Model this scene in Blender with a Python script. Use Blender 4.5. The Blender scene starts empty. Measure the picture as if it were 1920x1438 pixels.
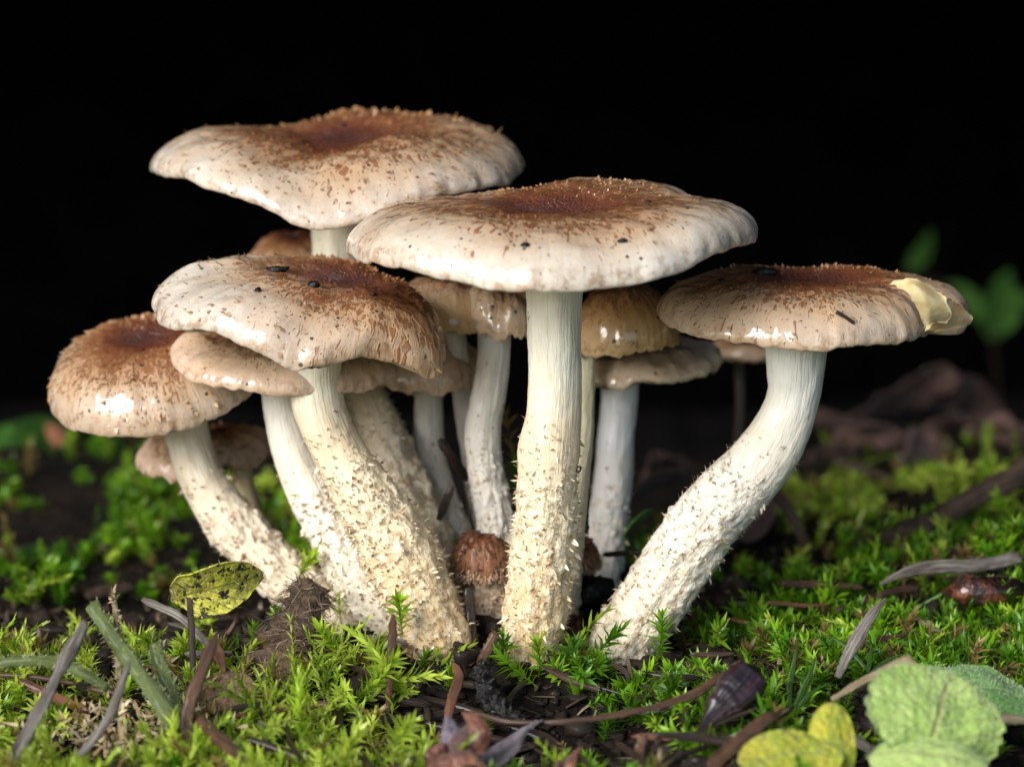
import bpy, math, random
import numpy as np
from mathutils import Vector, Matrix

# ------------------------------------------------------------------ camera, sky, sun, exposure
U = 0.01                                   # everything below is written in centimetres
sc = bpy.context.scene
COL = sc.collection
PITCH = math.radians(10.0)
DIST = 55.0
LENS = 103.0
FPX = LENS / 36.0 * 1920.0
AIM = np.array([0.0, 0.0, 5.1])            # point seen in the middle of the picture
CAM = AIM - DIST * np.array([0, math.cos(PITCH), -math.sin(PITCH)])

cd = bpy.data.cameras.new('camera')
cd.lens = LENS; cd.sensor_width = 36.0
cd.clip_start = 0.01; cd.clip_end = 200.0
cd.dof.use_dof = True
cd.dof.focus_distance = (DIST - 1.6) * U
cd.dof.aperture_fstop = 13.0
cam = bpy.data.objects.new('camera', cd); COL.objects.link(cam)
cam.location = CAM * U
cam.rotation_euler = (math.pi / 2 - PITCH, 0, 0)
sc.camera = cam

SUN_EL, SUN_AZ = math.radians(28), math.radians(-40)   # azimuth from straight behind the camera, minus = left
sdir = Vector((math.sin(SUN_AZ) * math.cos(SUN_EL), -math.cos(SUN_AZ) * math.cos(SUN_EL), math.sin(SUN_EL)))
world = bpy.data.worlds.new('World'); sc.world = world; world.use_nodes = True
wn = world.node_tree
bg = wn.nodes['Background']
sky = wn.nodes.new('ShaderNodeTexSky'); sky.sky_type = 'NISHITA'; sky.sun_disc = False
sky.sun_elevation = SUN_EL
sky.sun_rotation = math.atan2(sdir.x, sdir.y)
wn.links.new(sky.outputs[0], bg.inputs[0]); bg.inputs[1].default_value = 0.12
sl = bpy.data.lights.new('sun', 'SUN'); sl.energy = 3.7; sl.angle = math.radians(40); sl.color = (1.0, 0.985, 0.965)
sun = bpy.data.objects.new('sun', sl); COL.objects.link(sun)
sun.rotation_euler = sdir.to_track_quat('Z', 'Y').to_euler()
sun.location = sdir * 3
sc.view_settings.view_transform = 'Standard'; sc.view_settings.look = 'None'
sc.view_settings.gamma = 1.0; sc.view_settings.use_curve_mapping = False
sc.view_settings.exposure = 0.46
sc.cycles.max_bounces = 5; sc.cycles.diffuse_bounces = 2; sc.cycles.glossy_bounces = 2; sc.cycles.transparent_max_bounces = 6; sc.cycles.transmission_bounces = 4
sc.cycles.use_adaptive_sampling = True; sc.cycles.adaptive_threshold = 0.02
sc.cycles.caustics_reflective = False; sc.cycles.caustics_refractive = False
sc.cycles.use_denoising = True

rng = np.random.default_rng(11)
random.seed(5)

# ------------------------------------------------------------------ helpers
FWD = np.array([0, math.cos(PITCH), -math.sin(PITCH)])
UPV = np.array([0, math.sin(PITCH), math.cos(PITCH)])
XV = np.array([1.0, 0, 0])


def ray(px, py):
    return FWD + (px - 960) / FPX * XV + (719 - py) / FPX * UPV


def P(px, py, y):
    d = ray(px, py)
    return CAM + d * ((y - CAM[1]) / d[1])


def _hash(ix, iy, iz, seed):
    n = (ix * 374761393 + iy * 668265263 + iz * 1274126177 + seed * 974634777) & 0xffffffff
    n = ((n ^ (n >> 13)) * 1274126177) & 0xffffffff
    return ((n ^ (n >> 16)) & 0xffff) / 65535.0


def vnoise(p, seed=0):
    p = np.asarray(p, float)
    i = np.floor(p).astype(np.int64); f = p - i
    f = f * f * (3 - 2 * f)
    out = 0
    for a in (0, 1):
        for b in (0, 1):
            for c in (0, 1):
                w = (f[..., 0] if a else 1 - f[..., 0]) * (f[..., 1] if b else 1 - f[..., 1]) * (f[..., 2] if c else 1 - f[..., 2])
                out = out + w * _hash(i[..., 0] + a, i[..., 1] + b, i[..., 2] + c, seed)
    return out * 2 - 1


def fbm(p, seed=0, o=3):
    p = np.asarray(p, float); s = 0; a = 1
    for k in range(o):
        s = s + a * vnoise(p * (2.03 ** k), seed + k * 17); a *= 0.5
    return s


def vec3(x, y, z=0.0):
    x, y, z = np.broadcast_arrays(x, y, z)
    return np.stack([x, y, z], -1)


def unit(v):
    return v / np.maximum(np.linalg.norm(v, axis=-1, keepdims=True), 1e-9)


def make_mesh(name, V, faces, attrs=None, smooth=True):
    """faces: list of int arrays (n,3) / (n,4); V in cm"""
    me = bpy.data.meshes.new(name)
    V = np.asarray(V, np.float32) * U
    me.vertices.add(len(V)); me.vertices.foreach_set('co', V.ravel())
    fl = [np.asarray(f, np.int32) for f in faces if len(f)]
    loops = np.concatenate([f.ravel() for f in fl])
    tot = np.concatenate([np.full(len(f), f.shape[1], np.int32) for f in fl])
    start = np.concatenate([[0], np.cumsum(tot)[:-1]]).astype(np.int32)
    me.loops.add(len(loops)); me.loops.foreach_set('vertex_index', loops)
    me.polygons.add(len(tot)); me.polygons.foreach_set('loop_start', start)
    me.polygons.foreach_set('loop_total', tot)
    me.polygons.foreach_set('use_smooth', np.full(len(tot), smooth))
    for k, a in (attrs or {}).items():
        a = np.asarray(a, np.float32)
        if a.ndim == 1:
            at = me.attributes.new(k, 'FLOAT', 'POINT'); at.data.foreach_set('value', a)
        elif a.shape[1] == 3 and k != 'col':
            at = me.attributes.new(k, 'FLOAT_VECTOR', 'POINT'); at.data.foreach_set('vector', a.ravel())
        else:
            c = np.ones((len(a), 4), np.float32); c[:, :a.shape[1]] = a
            at = me.attributes.new(k, 'FLOAT_COLOR', 'POINT'); at.data.foreach_set('color', c.ravel())
    me.update(calc_edges=True)
    return me


def link(name, me, mat, parent=None, kind=None, label=None):
    o = bpy.data.objects.new(name, me); COL.objects.link(o)
    if mat is not None and (len(me.materials) == 0):
        me.materials.append(mat)
    if parent is not None: o.parent = parent
    if kind: o['kind'] = kind
    if label: o['label'] = label
    return o


def thing(name, label, cat, base, group=None):
    o = bpy.data.objects.new(name, None); COL.objects.link(o)
    o.location = np.asarray(base) * U
    o.empty_display_size = 0.005
    o['label'] = label; o['category'] = cat
    if group: o['group'] = group
    o_base[o.name] = np.asarray(base, float)
    return o


o_base = {}


def tag(o, label, cat, group=None):
    o['label'] = label; o['category'] = cat
    if group: o['group'] = group
    return o


def part(th, name, V, faces, mat, attrs=None, kind=None, smooth=True, label=None):
    V = np.asarray(V, float) - o_base[th.name]
    return link(name, make_mesh(name, V, faces, attrs, smooth), mat, th, kind, label)


def single(name, V, faces, mat, base, label, cat, group=None, attrs=None, kind=None, smooth=True):
    V = np.asarray(V, float) - np.asarray(base, float)
    o = link(name, make_mesh(name, V, faces, attrs, smooth), mat, None, kind)
    o.location = np.asarray(base) * U
    o_base[o.name] = np.asarray(base, float)
    if kind == 'structure': return o
    return tag(o, label, cat, group)


def subpart(par, name, V, faces, mat, attrs=None, kind=None, smooth=True):
    """child of a single() object or of a part whose thing sits at base"""
    V = np.asarray(V, float) - o_base[par.name]
    return link(name, make_mesh(name, V, faces, attrs, smooth), mat, par, kind)


def grid_faces(nu, nv, wrap_v=False, off=0):
    i, j = np.meshgrid(np.arange(nu - 1), np.arange(nv if wrap_v else nv - 1), indexing='ij')
    j2 = (j + 1) % nv
    q = np.stack([i * nv + j, i * nv + j2, (i + 1) * nv + j2, (i + 1) * nv + j], -1).reshape(-1, 4)
    return q + off


def catmull(pts, n):
    pts = np.asarray(pts, float)
    if len(pts) == 2:
        t = np.linspace(0, 1, n)[:, None]; return pts[0] * (1 - t) + pts[1] * t
    p = np.vstack([2 * pts[0] - pts[1], pts, 2 * pts[-1] - pts[-2]])
    d = np.concatenate([[0], np.cumsum(np.linalg.norm(np.diff(pts[:, :3], axis=0), axis=1))])
    u = np.linspace(0, d[-1], n)
    k = np.clip(np.searchsorted(d, u, side='right') - 1, 0, len(pts) - 2)
    t = ((u - d[k]) / np.maximum(d[k + 1] - d[k], 1e-9))[:, None]
    a, b, c, e = p[k], p[k + 1], p[k + 2], p[k + 3]
    return 0.5 * (2 * b + (c - a) * t + (2 * a - 5 * b + 4 * c - e) * t ** 2 + (3 * b - a - 3 * c + e) * t ** 3)


def frames(C, ref=(0.2, -1, 0.1)):
    T = unit(np.gradient(C, axis=0))
    r = np.asarray(ref, float)
    N = unit(r - (T @ r)[:, None] * T)
    B = np.cross(T, N)
    return T, N, B


# ---- node helper
class NT:
    def __init__(s, mat):
        s.t = mat.node_tree

    def n(s, typ, ins=None, **props):
        nd = s.t.nodes.new(typ)
        for k, v in props.items(): setattr(nd, k, v)
        for k, v in (ins or {}).items():
            sk = nd.inputs[k]
            if isinstance(v, bpy.types.NodeSocket): s.t.links.new(v, sk)
            elif isinstance(v, bpy.types.Node): s.t.links.new(v.outputs[0], sk)
            else:
                if sk.type == 'RGBA' and len(v) == 3: v = (*v, 1)
                sk.default_value = v
        return nd

    def m(s, op, a, b=0.0, c=0.0, clamp=False):
        nd = s.n('ShaderNodeMath', {0: a, 1: b, 2: c}, operation=op); nd.use_clamp = clamp
        return nd.outputs[0]

    def mix(s, f, a, b, mode='MIX'):
        nd = s.n('ShaderNodeMix', {0: f, 6: a, 7: b}, data_type='RGBA', blend_type=mode)
        return nd.outputs[2]

    def ss(s, x, a, b, lo=0.0, hi=1.0):
        nd = s.n('ShaderNodeMapRange', {0: x, 1: a, 2: b, 3: lo, 4: hi}, interpolation_type='SMOOTHSTEP')
        return nd.outputs[0]

    def ramp(s, f, stops):
        nd = s.n('ShaderNodeValToRGB', {0: f})
        e = nd.color_ramp.elements
        while len(e) < len(stops): e.new(0.5)
        for k, (p, c) in enumerate(stops):
            e[k].position = p; e[k].color = (*c, 1)
        return nd.outputs[0]

    def attr(s, name, out='Vector'):
        return s.n('ShaderNodeAttribute', attribute_name=name).outputs[out]

    def noise(s, v, sc_=5.0, d=3.0, r=0.55, out=0, dist=0.0):
        return s.n('ShaderNodeTexNoise', {'Vector': v, 'Scale': sc_, 'Detail': d, 'Roughness': r, 'Distortion': dist}).outputs[out]

    def vor(s, v, sc_=5.0, feat='F1', out=0, rand=1.0):
        return s.n('ShaderNodeTexVoronoi', {'Vector': v, 'Scale': sc_, 'Randomness': rand}, feature=feat).outputs[out]

    def vscale(s, v, x, y, z):
        return s.n('ShaderNodeVectorMath', {0: v, 1: (x, y, z)}, operation='MULTIPLY').outputs[0]

    def cm(s):
        """world position in cm (object space, so it moves with the thing)"""
        return s.vscale(s.n('ShaderNodeTexCoord').outputs['Object'], 100, 100, 100)

    def bump(s, h, dist, strength=1.0, nrm=None):
        ins = {'Height': h, 'Distance': dist, 'Strength': strength}
        if nrm is not None: ins['Normal'] = nrm
        return s.n('ShaderNodeBump', ins).outputs[0]


def material(name):
    m = bpy.data.materials.new(name); m.use_nodes = True
    b = m.node_tree.nodes['Principled BSDF']
    return m, NT(m), b


def setp(nt, b, **kw):
    names = dict(color='Base Color', rough='Roughness', spec='Specular IOR Level', normal='Normal', coat='Coat Weight',
                 coat_rough='Coat Roughness', coat_normal='Coat Normal', sss='Subsurface Weight', sss_scale='Subsurface Scale',
                 sss_radius='Subsurface Radius', trans='Transmission Weight', ior='IOR', sheen='Sheen Weight', coat_ior='Coat IOR')
    for k, v in kw.items():
        sk = b.inputs[names[k]]
        if isinstance(v, bpy.types.NodeSocket): nt.t.links.new(v, sk)
        else:
            if sk.type == 'RGBA' and len(v) == 3: v = (*v, 1)
            sk.default_value = v


# ------------------------------------------------------------------ materials
def cap_material(name, tone=0.0, seed=0.0, pale=(0.74, 0.64, 0.47), wet=1.0, tan=(0.47, 0.315, 0.19), dens=1.0, dirx=0.0, core=1.0):
    m, nt, b = material(name)
    disc = nt.attr('disc')
    sep = nt.n('ShaderNodeSeparateXYZ', {0: disc})
    x, y, sc_ = sep.outputs
    r = nt.n('ShaderNodeVectorMath', {0: nt.vscale(disc, 1, 1, 0)}, operation='LENGTH').outputs['Value']
    th = nt.m('ARCTAN2', x, nt.m('MULTIPLY', y, -1.0))
    lr = nt.m('LOGARITHM', nt.m('ADD', r, 0.05), math.e)
    cm = nt.cm()
    big = nt.noise(cm, 0.9, 3)
    fine = nt.noise(cm, 9.0, 3)
    warp = nt.n('ShaderNodeTexNoise', {'Vector': cm, 'Scale': 3.0, 'Detail': 2.0}).outputs['Color']
    pv = nt.n('ShaderNodeCombineXYZ', {0: nt.m('MULTIPLY', th, 24.0), 1: nt.m('MULTIPLY', lr, 13.0), 2: seed}).outputs[0]
    pv = nt.n('ShaderNodeVectorMath', {0: pv, 1: nt.vscale(warp, 2.2, 2.2, 0)}, operation='ADD').outputs[0]
    dist = nt.vor(pv, 1.0)
    cell = nt.n('ShaderNodeSeparateColor', {0: nt.vor(pv, 1.0, out=1)}).outputs[0]
    pv2 = nt.n('ShaderNodeVectorMath', {0: pv, 1: (2.1, 1.7, 1)}, operation='MULTIPLY').outputs[0]
    dist2 = nt.vor(pv2, 1.0)
    fib = nt.noise(nt.n('ShaderNodeCombineXYZ', {0: nt.m('MULTIPLY', th, 42.0), 1: nt.m('MULTIPLY', lr, 3.0), 2: seed}).outputs[0], 1.0, 3)
    rr = nt.m('ADD', r, nt.m('MULTIPLY', nt.m('SUBTRACT', big, 0.5), 0.45))
    rr = nt.m('ADD', rr, nt.m('MULTIPLY', nt.m('SUBTRACT', fine, 0.5), 0.12))
    rr = nt.m('SUBTRACT', rr, nt.m('ADD', tone, nt.m('MULTIPLY', x, dirx)))
    base = nt.ramp(rr, [(0.0, tuple(core * v for v in (0.13, 0.03, 0.016))), (0.15, tuple(core * v for v in (0.20, 0.055, 0.02))), (0.28, tuple(core * v for v in (0.38, 0.19, 0.085))),
                        (0.60, tan), (0.80, tuple(0.55 * p + 0.45 * t for p, t in zip(pale, tan))), (0.93, pale), (1.0, pale)])
    spotc = nt.ramp(r, [(0.0, (0.05, 0.013, 0.013)), (0.22, (0.105, 0.028, 0.015)), (0.5, (0.18, 0.06, 0.02)), (1.0, (0.28, 0.12, 0.05))])
    thr = nt.m('MULTIPLY', nt.ss(rr, 0.10, 0.95, 0.72 * dens, 0.05), nt.m('ADD', 0.55, nt.m('MULTIPLY', cell, 0.9)))
    spot = nt.ss(nt.m('SUBTRACT', dist, thr), 0.06, -0.05)
    spot2 = nt.ss(nt.m('SUBTRACT', dist2, nt.m('MULTIPLY', thr, 0.75)), 0.12, -0.08)
    sp = nt.m('MAXIMUM', spot, nt.m('MULTIPLY', spot2, 0.9))
    col = nt.mix(nt.m('MULTIPLY', sp, 0.9), base, spotc)
    # streaks and stains near the margin
    stain = nt.m('MULTIPLY', nt.ss(nt.noise(cm, 2.6, 4, 0.65), 0.56, 0.74), nt.ss(r, 0.75, 1.0, 0.0, 0.35))
    col = nt.mix(stain, col, (0.34, 0.20, 0.10))
    edge = nt.m('MULTIPLY', nt.ss(r, 0.955, 1.0), nt.ss(nt.noise(cm, 5.0, 4, 0.65), 0.46, 0.66))
    col = nt.mix(nt.m('MULTIPLY', edge, 0.6), col, (0.25, 0.13, 0.055))
    col = nt.mix(nt.m('MULTIPLY', nt.ss(fib, 0.45, 0.8), 0.10), col, (0.33, 0.19, 0.09))
    # soil specks with a hard shape
    dv = nt.vor(cm, 4.5); dc = nt.n('ShaderNodeSeparateColor', {0: nt.vor(cm, 4.5, out=1)}).outputs
    speck = nt.m('MULTIPLY', nt.ss(nt.m('SUBTRACT', dv, nt.m('MULTIPLY', dc[1], 0.20)), 0.03, -0.03), nt.ss(dc[0], 0.60, 0.66))
    dv2 = nt.vor(cm, 13.0); dc2 = nt.n('ShaderNodeSeparateColor', {0: nt.vor(cm, 13.0, out=1)}).outputs
    speck2 = nt.m('MULTIPLY', nt.ss(nt.m('SUBTRACT', dv2, nt.m('MULTIPLY', dc2[1], 0.26)), 0.03, -0.03), nt.ss(dc2[0], 0.72, 0.78))
    dirt = nt.m('MAXIMUM', speck, nt.m('MULTIPLY', speck2, nt.ss(nt.noise(cm, 1.3, 2), 0.42, 0.6)))
    col = nt.mix(nt.m('MULTIPLY', dirt, 0.9), col, (0.022, 0.013, 0.008))
    h = nt.m('ADD', nt.m('MULTIPLY', sp, 0.5), nt.m('MULTIPLY', fine, 0.35))
    h = nt.m('ADD', h, nt.m('MULTIPLY', fib, 0.25))
    h = nt.m('ADD', h, nt.m('MULTIPLY', dirt, 0.8))
    # grainy blistered disc
    gr = nt.m('MULTIPLY', nt.vor(cm, 16.0), nt.ss(r, 0.42, 0.12))
    h = nt.m('SUBTRACT', h, nt.m('MULTIPLY', gr, 1.3))
    nrm = nt.bump(h, 0.0005, 0.8)
    film = nt.bump(nt.m('ADD', nt.m('MULTIPLY', nt.noise(cm, 2.2, 3, 0.6), 1.0), nt.m('ADD', nt.m('MULTIPLY', sp, 0.10), nt.m('MULTIPLY', dirt, 0.25))), 0.0007, 0.25)
    filmg = nt.n('ShaderNodeMix', {0: nt.ss(r, 0.40, 0.15), 4: film, 5: nrm}, data_type='VECTOR').outputs[1]
    wetm = nt.ss(nt.noise(cm, 1.1, 3, 0.6), 0.30, 0.55, 0.25, 1.0)
    cw = nt.m('MULTIPLY', wetm, nt.m('MULTIPLY', nt.ss(r, 0.40, 0.70, 0.9, 1.0), wet))
    setp(nt, b, color=col, rough=0.5, spec=0.35, normal=nrm, coat=cw, coat_rough=nt.ss(fine, 0.3, 0.8, 0.05, 0.16), coat_normal=filmg,
         coat_ior=1.62, sss=0.35, sss_scale=0.0022, sss_radius=(1.0, 0.55, 0.3))
    return m


def stem_material(name, top, mid, base, ring=0.5, seed=0.0, stain=0.5):
    m, nt, b = material(name)
    st = nt.attr('st'); t = nt.attr('t', 'Fac')
    v = nt.n('ShaderNodeVectorMath', {0: st, 1: (seed, seed * 2, 0)}, operation='ADD').outputs[0]
    fibv = nt.vscale(v, 1, 1, 0.13)
    fib = nt.noise(fibv, 9.0, 4, 0.6)
    fib2 = nt.noise(nt.vscale(v, 1, 1, 0.07), 22.0, 2, 0.5)
    blot = nt.noise(v, 1.6, 4, 0.6)
    tt = nt.m('ADD', t, nt.m('MULTIPLY', nt.m('SUBTRACT', blot, 0.5), 0.30))
    col = nt.ramp(tt, [(0.0, base), (0.22, tuple(0.6 * a + 0.4 * c for a, c in zip(base, mid))), (max(0.3, ring - 0.1), mid), (ring + 0.06, tuple(0.5 * a + 0.5 * c for a, c in zip(base, top))), (min(0.95, ring + 0.22), top), (1.0, top)])
    low = nt.ss(tt, ring + 0.05, ring - 0.12)
    fl = nt.vor(nt.vscale(v, 1, 1, 0.6), 5.0); fl2 = nt.noise(nt.vscale(v, 1, 1, 0.55), 8.0, 4, 0.65)
    # white floccose tufts over the deeper tinted flesh
    col = nt.mix(nt.m('MULTIPLY', low, nt.ss(fl2, 0.45, 0.62, 0.0, 0.6)), col, (0.80, 0.73, 0.58))
    tanb = nt.m('MULTIPLY', low, nt.ss(nt.noise(nt.vscale(v, 1, 1, 0.8), 4.5, 3, 0.6), 0.58, 0.70))
    col = nt.mix(nt.m('MULTIPLY', tanb, 0.75), col, (0.33, 0.19, 0.09))
    col = nt.mix(nt.m('MULTIPLY', nt.ss(fib, 0.52, 0.72), 0.35 * stain), col, (0.42, 0.28, 0.13))
    bs = nt.m('MULTIPLY', nt.ss(nt.noise(nt.vscale(v, 1, 1, 0.45), 3.4, 4, 0.7), 0.63, 0.74), stain)
    col = nt.mix(nt.m('MULTIPLY', bs, 0.75), col, (0.24, 0.125, 0.05))
    wv = nt.n('ShaderNodeVectorMath', {0: nt.vscale(v, 1, 1, 0.6), 1: nt.vscale(nt.n('ShaderNodeTexNoise', {'Vector': v, 'Scale': 14.0, 'Detail': 2.0}).outputs['Color'], 0.22, 0.22, 0.22)}, operation='ADD').outputs[0]
    dv = nt.vor(wv, 5.5); dc = nt.n('ShaderNodeSeparateColor', {0: nt.vor(wv, 5.5, out=1)}).outputs
    dirt = nt.m('MULTIPLY', nt.ss(nt.m('SUBTRACT', dv, nt.m('MULTIPLY', dc[1], 0.20)), 0.03, -0.03), nt.ss(dc[0], 0.74, 0.80))
    col = nt.mix(nt.m('MULTIPLY', dirt, 0.85), col, (0.07, 0.035, 0.016))
    h = nt.m('ADD', nt.m('MULTIPLY', fib, 0.5), nt.m('MULTIPLY', fib2, 0.25))
    h = nt.m('ADD', h, nt.m('MULTIPLY', low, nt.m('ADD', nt.m('MULTIPLY', fl2, 1.4), nt.m('MULTIPLY', fl, -0.5))))
    nrm = nt.bump(h, 0.0011, 0.75)
    setp(nt, b, color=col, rough=0.55, spec=0.4, normal=nrm, sss=0.4, sss_scale=0.002, sss_radius=(1.0, 0.7, 0.4),
         coat=nt.ss(tt, ring - 0.05, ring + 0.15, 0.05, 0.35), coat_rough=0.25)
    return m


def col_material(name, rough=0.5, spec=0.4, transl=0.0, noise_amt=0.25, noise_scale=8.0, bump=0.0, coat=0.0, sss=0.0, stretch=None, dark=(0.02, 0.012, 0.006)):
    """base colour comes from the mesh's own colour attribute"""
    m, nt, b = material(name)
    c = nt.attr('col', 'Color'); cm = nt.cm()
    n1 = nt.noise(cm, noise_scale, 4, 0.6)
    col = nt.mix(nt.m('MULTIPLY', nt.ss(n1, 0.45, 0.75), noise_amt), c, dark)
    kw = {}
    if bump: kw['normal'] = nt.bump(n1, bump, 0.8)
    setp(nt, b, color=col, rough=rough, spec=spec, coat=coat, coat_rough=0.12, sss=sss, sss_scale=0.0015, **kw)
    if transl:
        out = nt.t.nodes['Material Output']
        tr = nt.n('ShaderNodeBsdfTranslucent', {0: nt.mix(1.0, col, (1.0, 1.0, 0.55), 'MULTIPLY')})
        mx = nt.n('ShaderNodeMixShader', {0: transl, 1: b.outputs[0], 2: tr.outputs[0]})
        nt.t.links.new(mx.outputs[0], out.inputs[0])
    return m


def fibre_material(name, c1, c2, c3=None, rough=0.55, coat=0.1, scale=10.0, transl=0.0):
    """wood, needles, dry grass: streaks run along the strand; 'st' = (round, round, along) in cm"""
    m, nt, b = material(name)
    v = nt.attr('st')
    oi = nt.n('ShaderNodeObjectInfo').outputs['Random']
    v = nt.n('ShaderNodeVectorMath', {0: v, 1: nt.n('ShaderNodeCombineXYZ', {0: nt.m('MULTIPLY', oi, 37.0), 1: 0.0, 2: nt.m('MULTIPLY', oi, 91.0)}).outputs[0]}, operation='ADD').outputs[0]
    f = nt.noise(nt.vscale(v, 3, 3, 0.12), scale, 4, 0.6)
    g = nt.noise(nt.vscale(v, 1, 1, 0.5), 2.4, 3, 0.6)
    col = nt.mix(nt.ss(f, 0.38, 0.66), c1, c2)
    if c3: col = nt.mix(nt.ss(g, 0.45, 0.68), col, c3)
    nrm = nt.bump(nt.m('ADD', f, nt.m('MULTIPLY', g, 0.6)), 0.001, 0.9)
    setp(nt, b, color=col, rough=rough, spec=0.4, normal=nrm, coat=coat, coat_rough=0.2)
    if transl:
        out = nt.t.nodes['Material Output']
        tr = nt.n('ShaderNodeBsdfTranslucent', {0: col})
        mx = nt.n('ShaderNodeMixShader', {0: transl, 1: b.outputs[0], 2: tr.outputs[0]})
        nt.t.links.new(mx.outputs[0], out.inputs[0])
    return m


def leaf_material(name, c1, c2, vein, spots=None, spot_amt=0.0, rough=0.55, transl=0.35, coat=0.0):
    m, nt, b = material(name)
    lf = nt.attr('lf'); cm = nt.cm()
    sep = nt.n('ShaderNodeSeparateXYZ', {0: lf}); u, v, _ = sep.outputs
    au = nt.m('ABSOLUTE', u)
    n1 = nt.noise(cm, 2.5, 4, 0.6)
    col = nt.mix(nt.ss(n1, 0.35, 0.65), c1, c2)
    rug = nt.vor(cm, 7.0)
    mid = nt.ss(au, 0.05, 0.015)
    side = nt.m('ABSOLUTE', nt.m('SUBTRACT', nt.m('FRACT', nt.m('SUBTRACT', nt.m('MULTIPLY', v, 6.0), nt.m('MULTIPLY', au, 2.2))), 0.5))
    side = nt.ss(side, 0.06, 0.015)
    ve = nt.m('MAXIMUM', mid, nt.m('MULTIPLY', side, 0.6))
    col = nt.mix(nt.m('MULTIPLY', ve, 0.8), col, vein)
    h = nt.m('SUBTRACT', nt.m('MULTIPLY', rug, -0.8), nt.m('MULTIPLY', ve, 0.7))
    h = nt.m('ADD', h, nt.m('MULTIPLY', nt.noise(cm, 18, 2), 0.4))
    if spots:
        sv = nt.noise(cm, 6.5, 3, 0.65)
        s_ = nt.ss(sv, 0.60 - 0.12 * spot_amt, 0.66 - 0.12 * spot_amt)
        col = nt.mix(s_, col, spots)
    setp(nt, b, color=col, rough=rough, spec=0.35, normal=nt.bump(h, 0.0009, 0.8), coat=coat, coat_rough=0.15, sheen=0.15)
    out = nt.t.nodes['Material Output']
    tr = nt.n('ShaderNodeBsdfTranslucent', {0: col})
    mx = nt.n('ShaderNodeMixShader', {0: transl, 1: b.outputs[0], 2: tr.outputs[0]})
    nt.t.links.new(mx.outputs[0], out.inputs[0])
    return m


def soil_material(name, c1, c2, rough=0.75, wet=0.25, bump=0.004, spec=0.25):
    m, nt, b = material(name)
    cm = nt.cm()
    n1 = nt.noise(cm, 0.5, 5, 0.65); n2 = nt.noise(cm, 4.0, 5, 0.7); vo = nt.vor(cm, 3.0)
    col = nt.mix(nt.ss(n1, 0.35, 0.65), c1, c2)
    col = nt.mix(nt.ss(n2, 0.58, 0.75), col, tuple(1.8 * v for v in c2))
    h = nt.m('SUBTRACT', nt.m('ADD', n2, nt.m('MULTIPLY', n1, 0.5)), nt.m('MULTIPLY', vo, 0.6))
    setp(nt, b, color=col, rough=rough, spec=spec, normal=nt.bump(h, bump, 0.8), coat=nt.m('MULTIPLY', nt.ss(n2, 0.5, 0.7), wet), coat_rough=0.2)
    return m


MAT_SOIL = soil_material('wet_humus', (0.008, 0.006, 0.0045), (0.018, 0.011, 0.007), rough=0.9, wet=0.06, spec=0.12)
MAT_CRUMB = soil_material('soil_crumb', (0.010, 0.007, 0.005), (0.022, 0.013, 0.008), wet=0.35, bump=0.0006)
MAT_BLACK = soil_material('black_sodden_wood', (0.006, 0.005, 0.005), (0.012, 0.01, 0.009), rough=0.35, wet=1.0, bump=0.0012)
MAT_SHADE_BLACK = soil_material('shade_black', (0.004, 0.0035, 0.0035), (0.008, 0.0065, 0.006), rough=1.0, wet=0.0, bump=0.02, spec=0.0)  # near-black colour stands in for darkness on the added log and bank
MAT_MOSS = col_material('moss_leaf', rough=0.30, spec=0.55, transl=0.42, noise_amt=0.12)
MAT_SCALE = col_material('shaggy_scale', rough=0.55, transl=0.0, noise_amt=0.1, noise_scale=14)
MAT_CAPSCALE = col_material('cap_fibril', rough=0.4, noise_amt=0.15, noise_scale=14, coat=0.5)
MAT_NEEDLE = fibre_material('fallen_needle', (0.10, 0.045, 0.022), (0.24, 0.125, 0.065), (0.06, 0.03, 0.02), coat=0.3)
MAT_NEEDLE_D = fibre_material('dark_needle', (0.022, 0.012, 0.008), (0.075, 0.038, 0.02), None, coat=0.4)
MAT_GREYGRASS = fibre_material('weathered_grass', (0.13, 0.10, 0.08), (0.50, 0.46, 0.40), (0.09, 0.065, 0.05))
MAT_STRAW = fibre_material('pale_straw', (0.40, 0.31, 0.17), (0.60, 0.52, 0.36), (0.30, 0.21, 0.11))
MAT_REDNEEDLE = fibre_material('rusty_needle', (0.22, 0.075, 0.04), (0.36, 0.16, 0.08), (0.13, 0.05, 0.03), coat=0.4)
MAT_GREENSTALK = fibre_material('green_stalk', (0.20, 0.27, 0.08), (0.34, 0.40, 0.16), (0.17, 0.22, 0.06), coat=0.3, transl=0.35)
MAT_GRASSGREEN = fibre_material('grass_green', (0.06, 0.17, 0.015), (0.11, 0.26, 0.03), None, coat=0.3, transl=0.3)
MAT_TWIG = fibre_material('twig_bark', (0.05, 0.03, 0.018), (0.13, 0.08, 0.045), (0.03, 0.018, 0.012))

# ------------------------------------------------------------------ ground
BUMPS = [  # x, y, rx, ry, height
    (-7.5, -4.5, 4.0, 3.0, -0.35), (-7.0, 5.0, 5.0, 4.0, -0.7), (7.5, -3.0, 4.0, 4.0, -0.1), (9.5, 12.0, 3.2, 4.5, 0.9),
    (6.0, 4.0, 3.0, 2.5, 0.35), (0.0, -5.0, 2.8, 2.2, -0.55), (-3.9, -0.8, 1.0, 0.9, 0.3), (3.2, 2.5, 1.6, 2.2, -0.6),
    (-9.0, 16.0, 5.0, 4.0, 0.3), (2.0, 16.0, 7, 6, -1.5), (0.5, 0.2, 3.5, 2.2, 0.25), (10, 3.5, 2.2, 2.0, 0.9),
]


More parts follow.
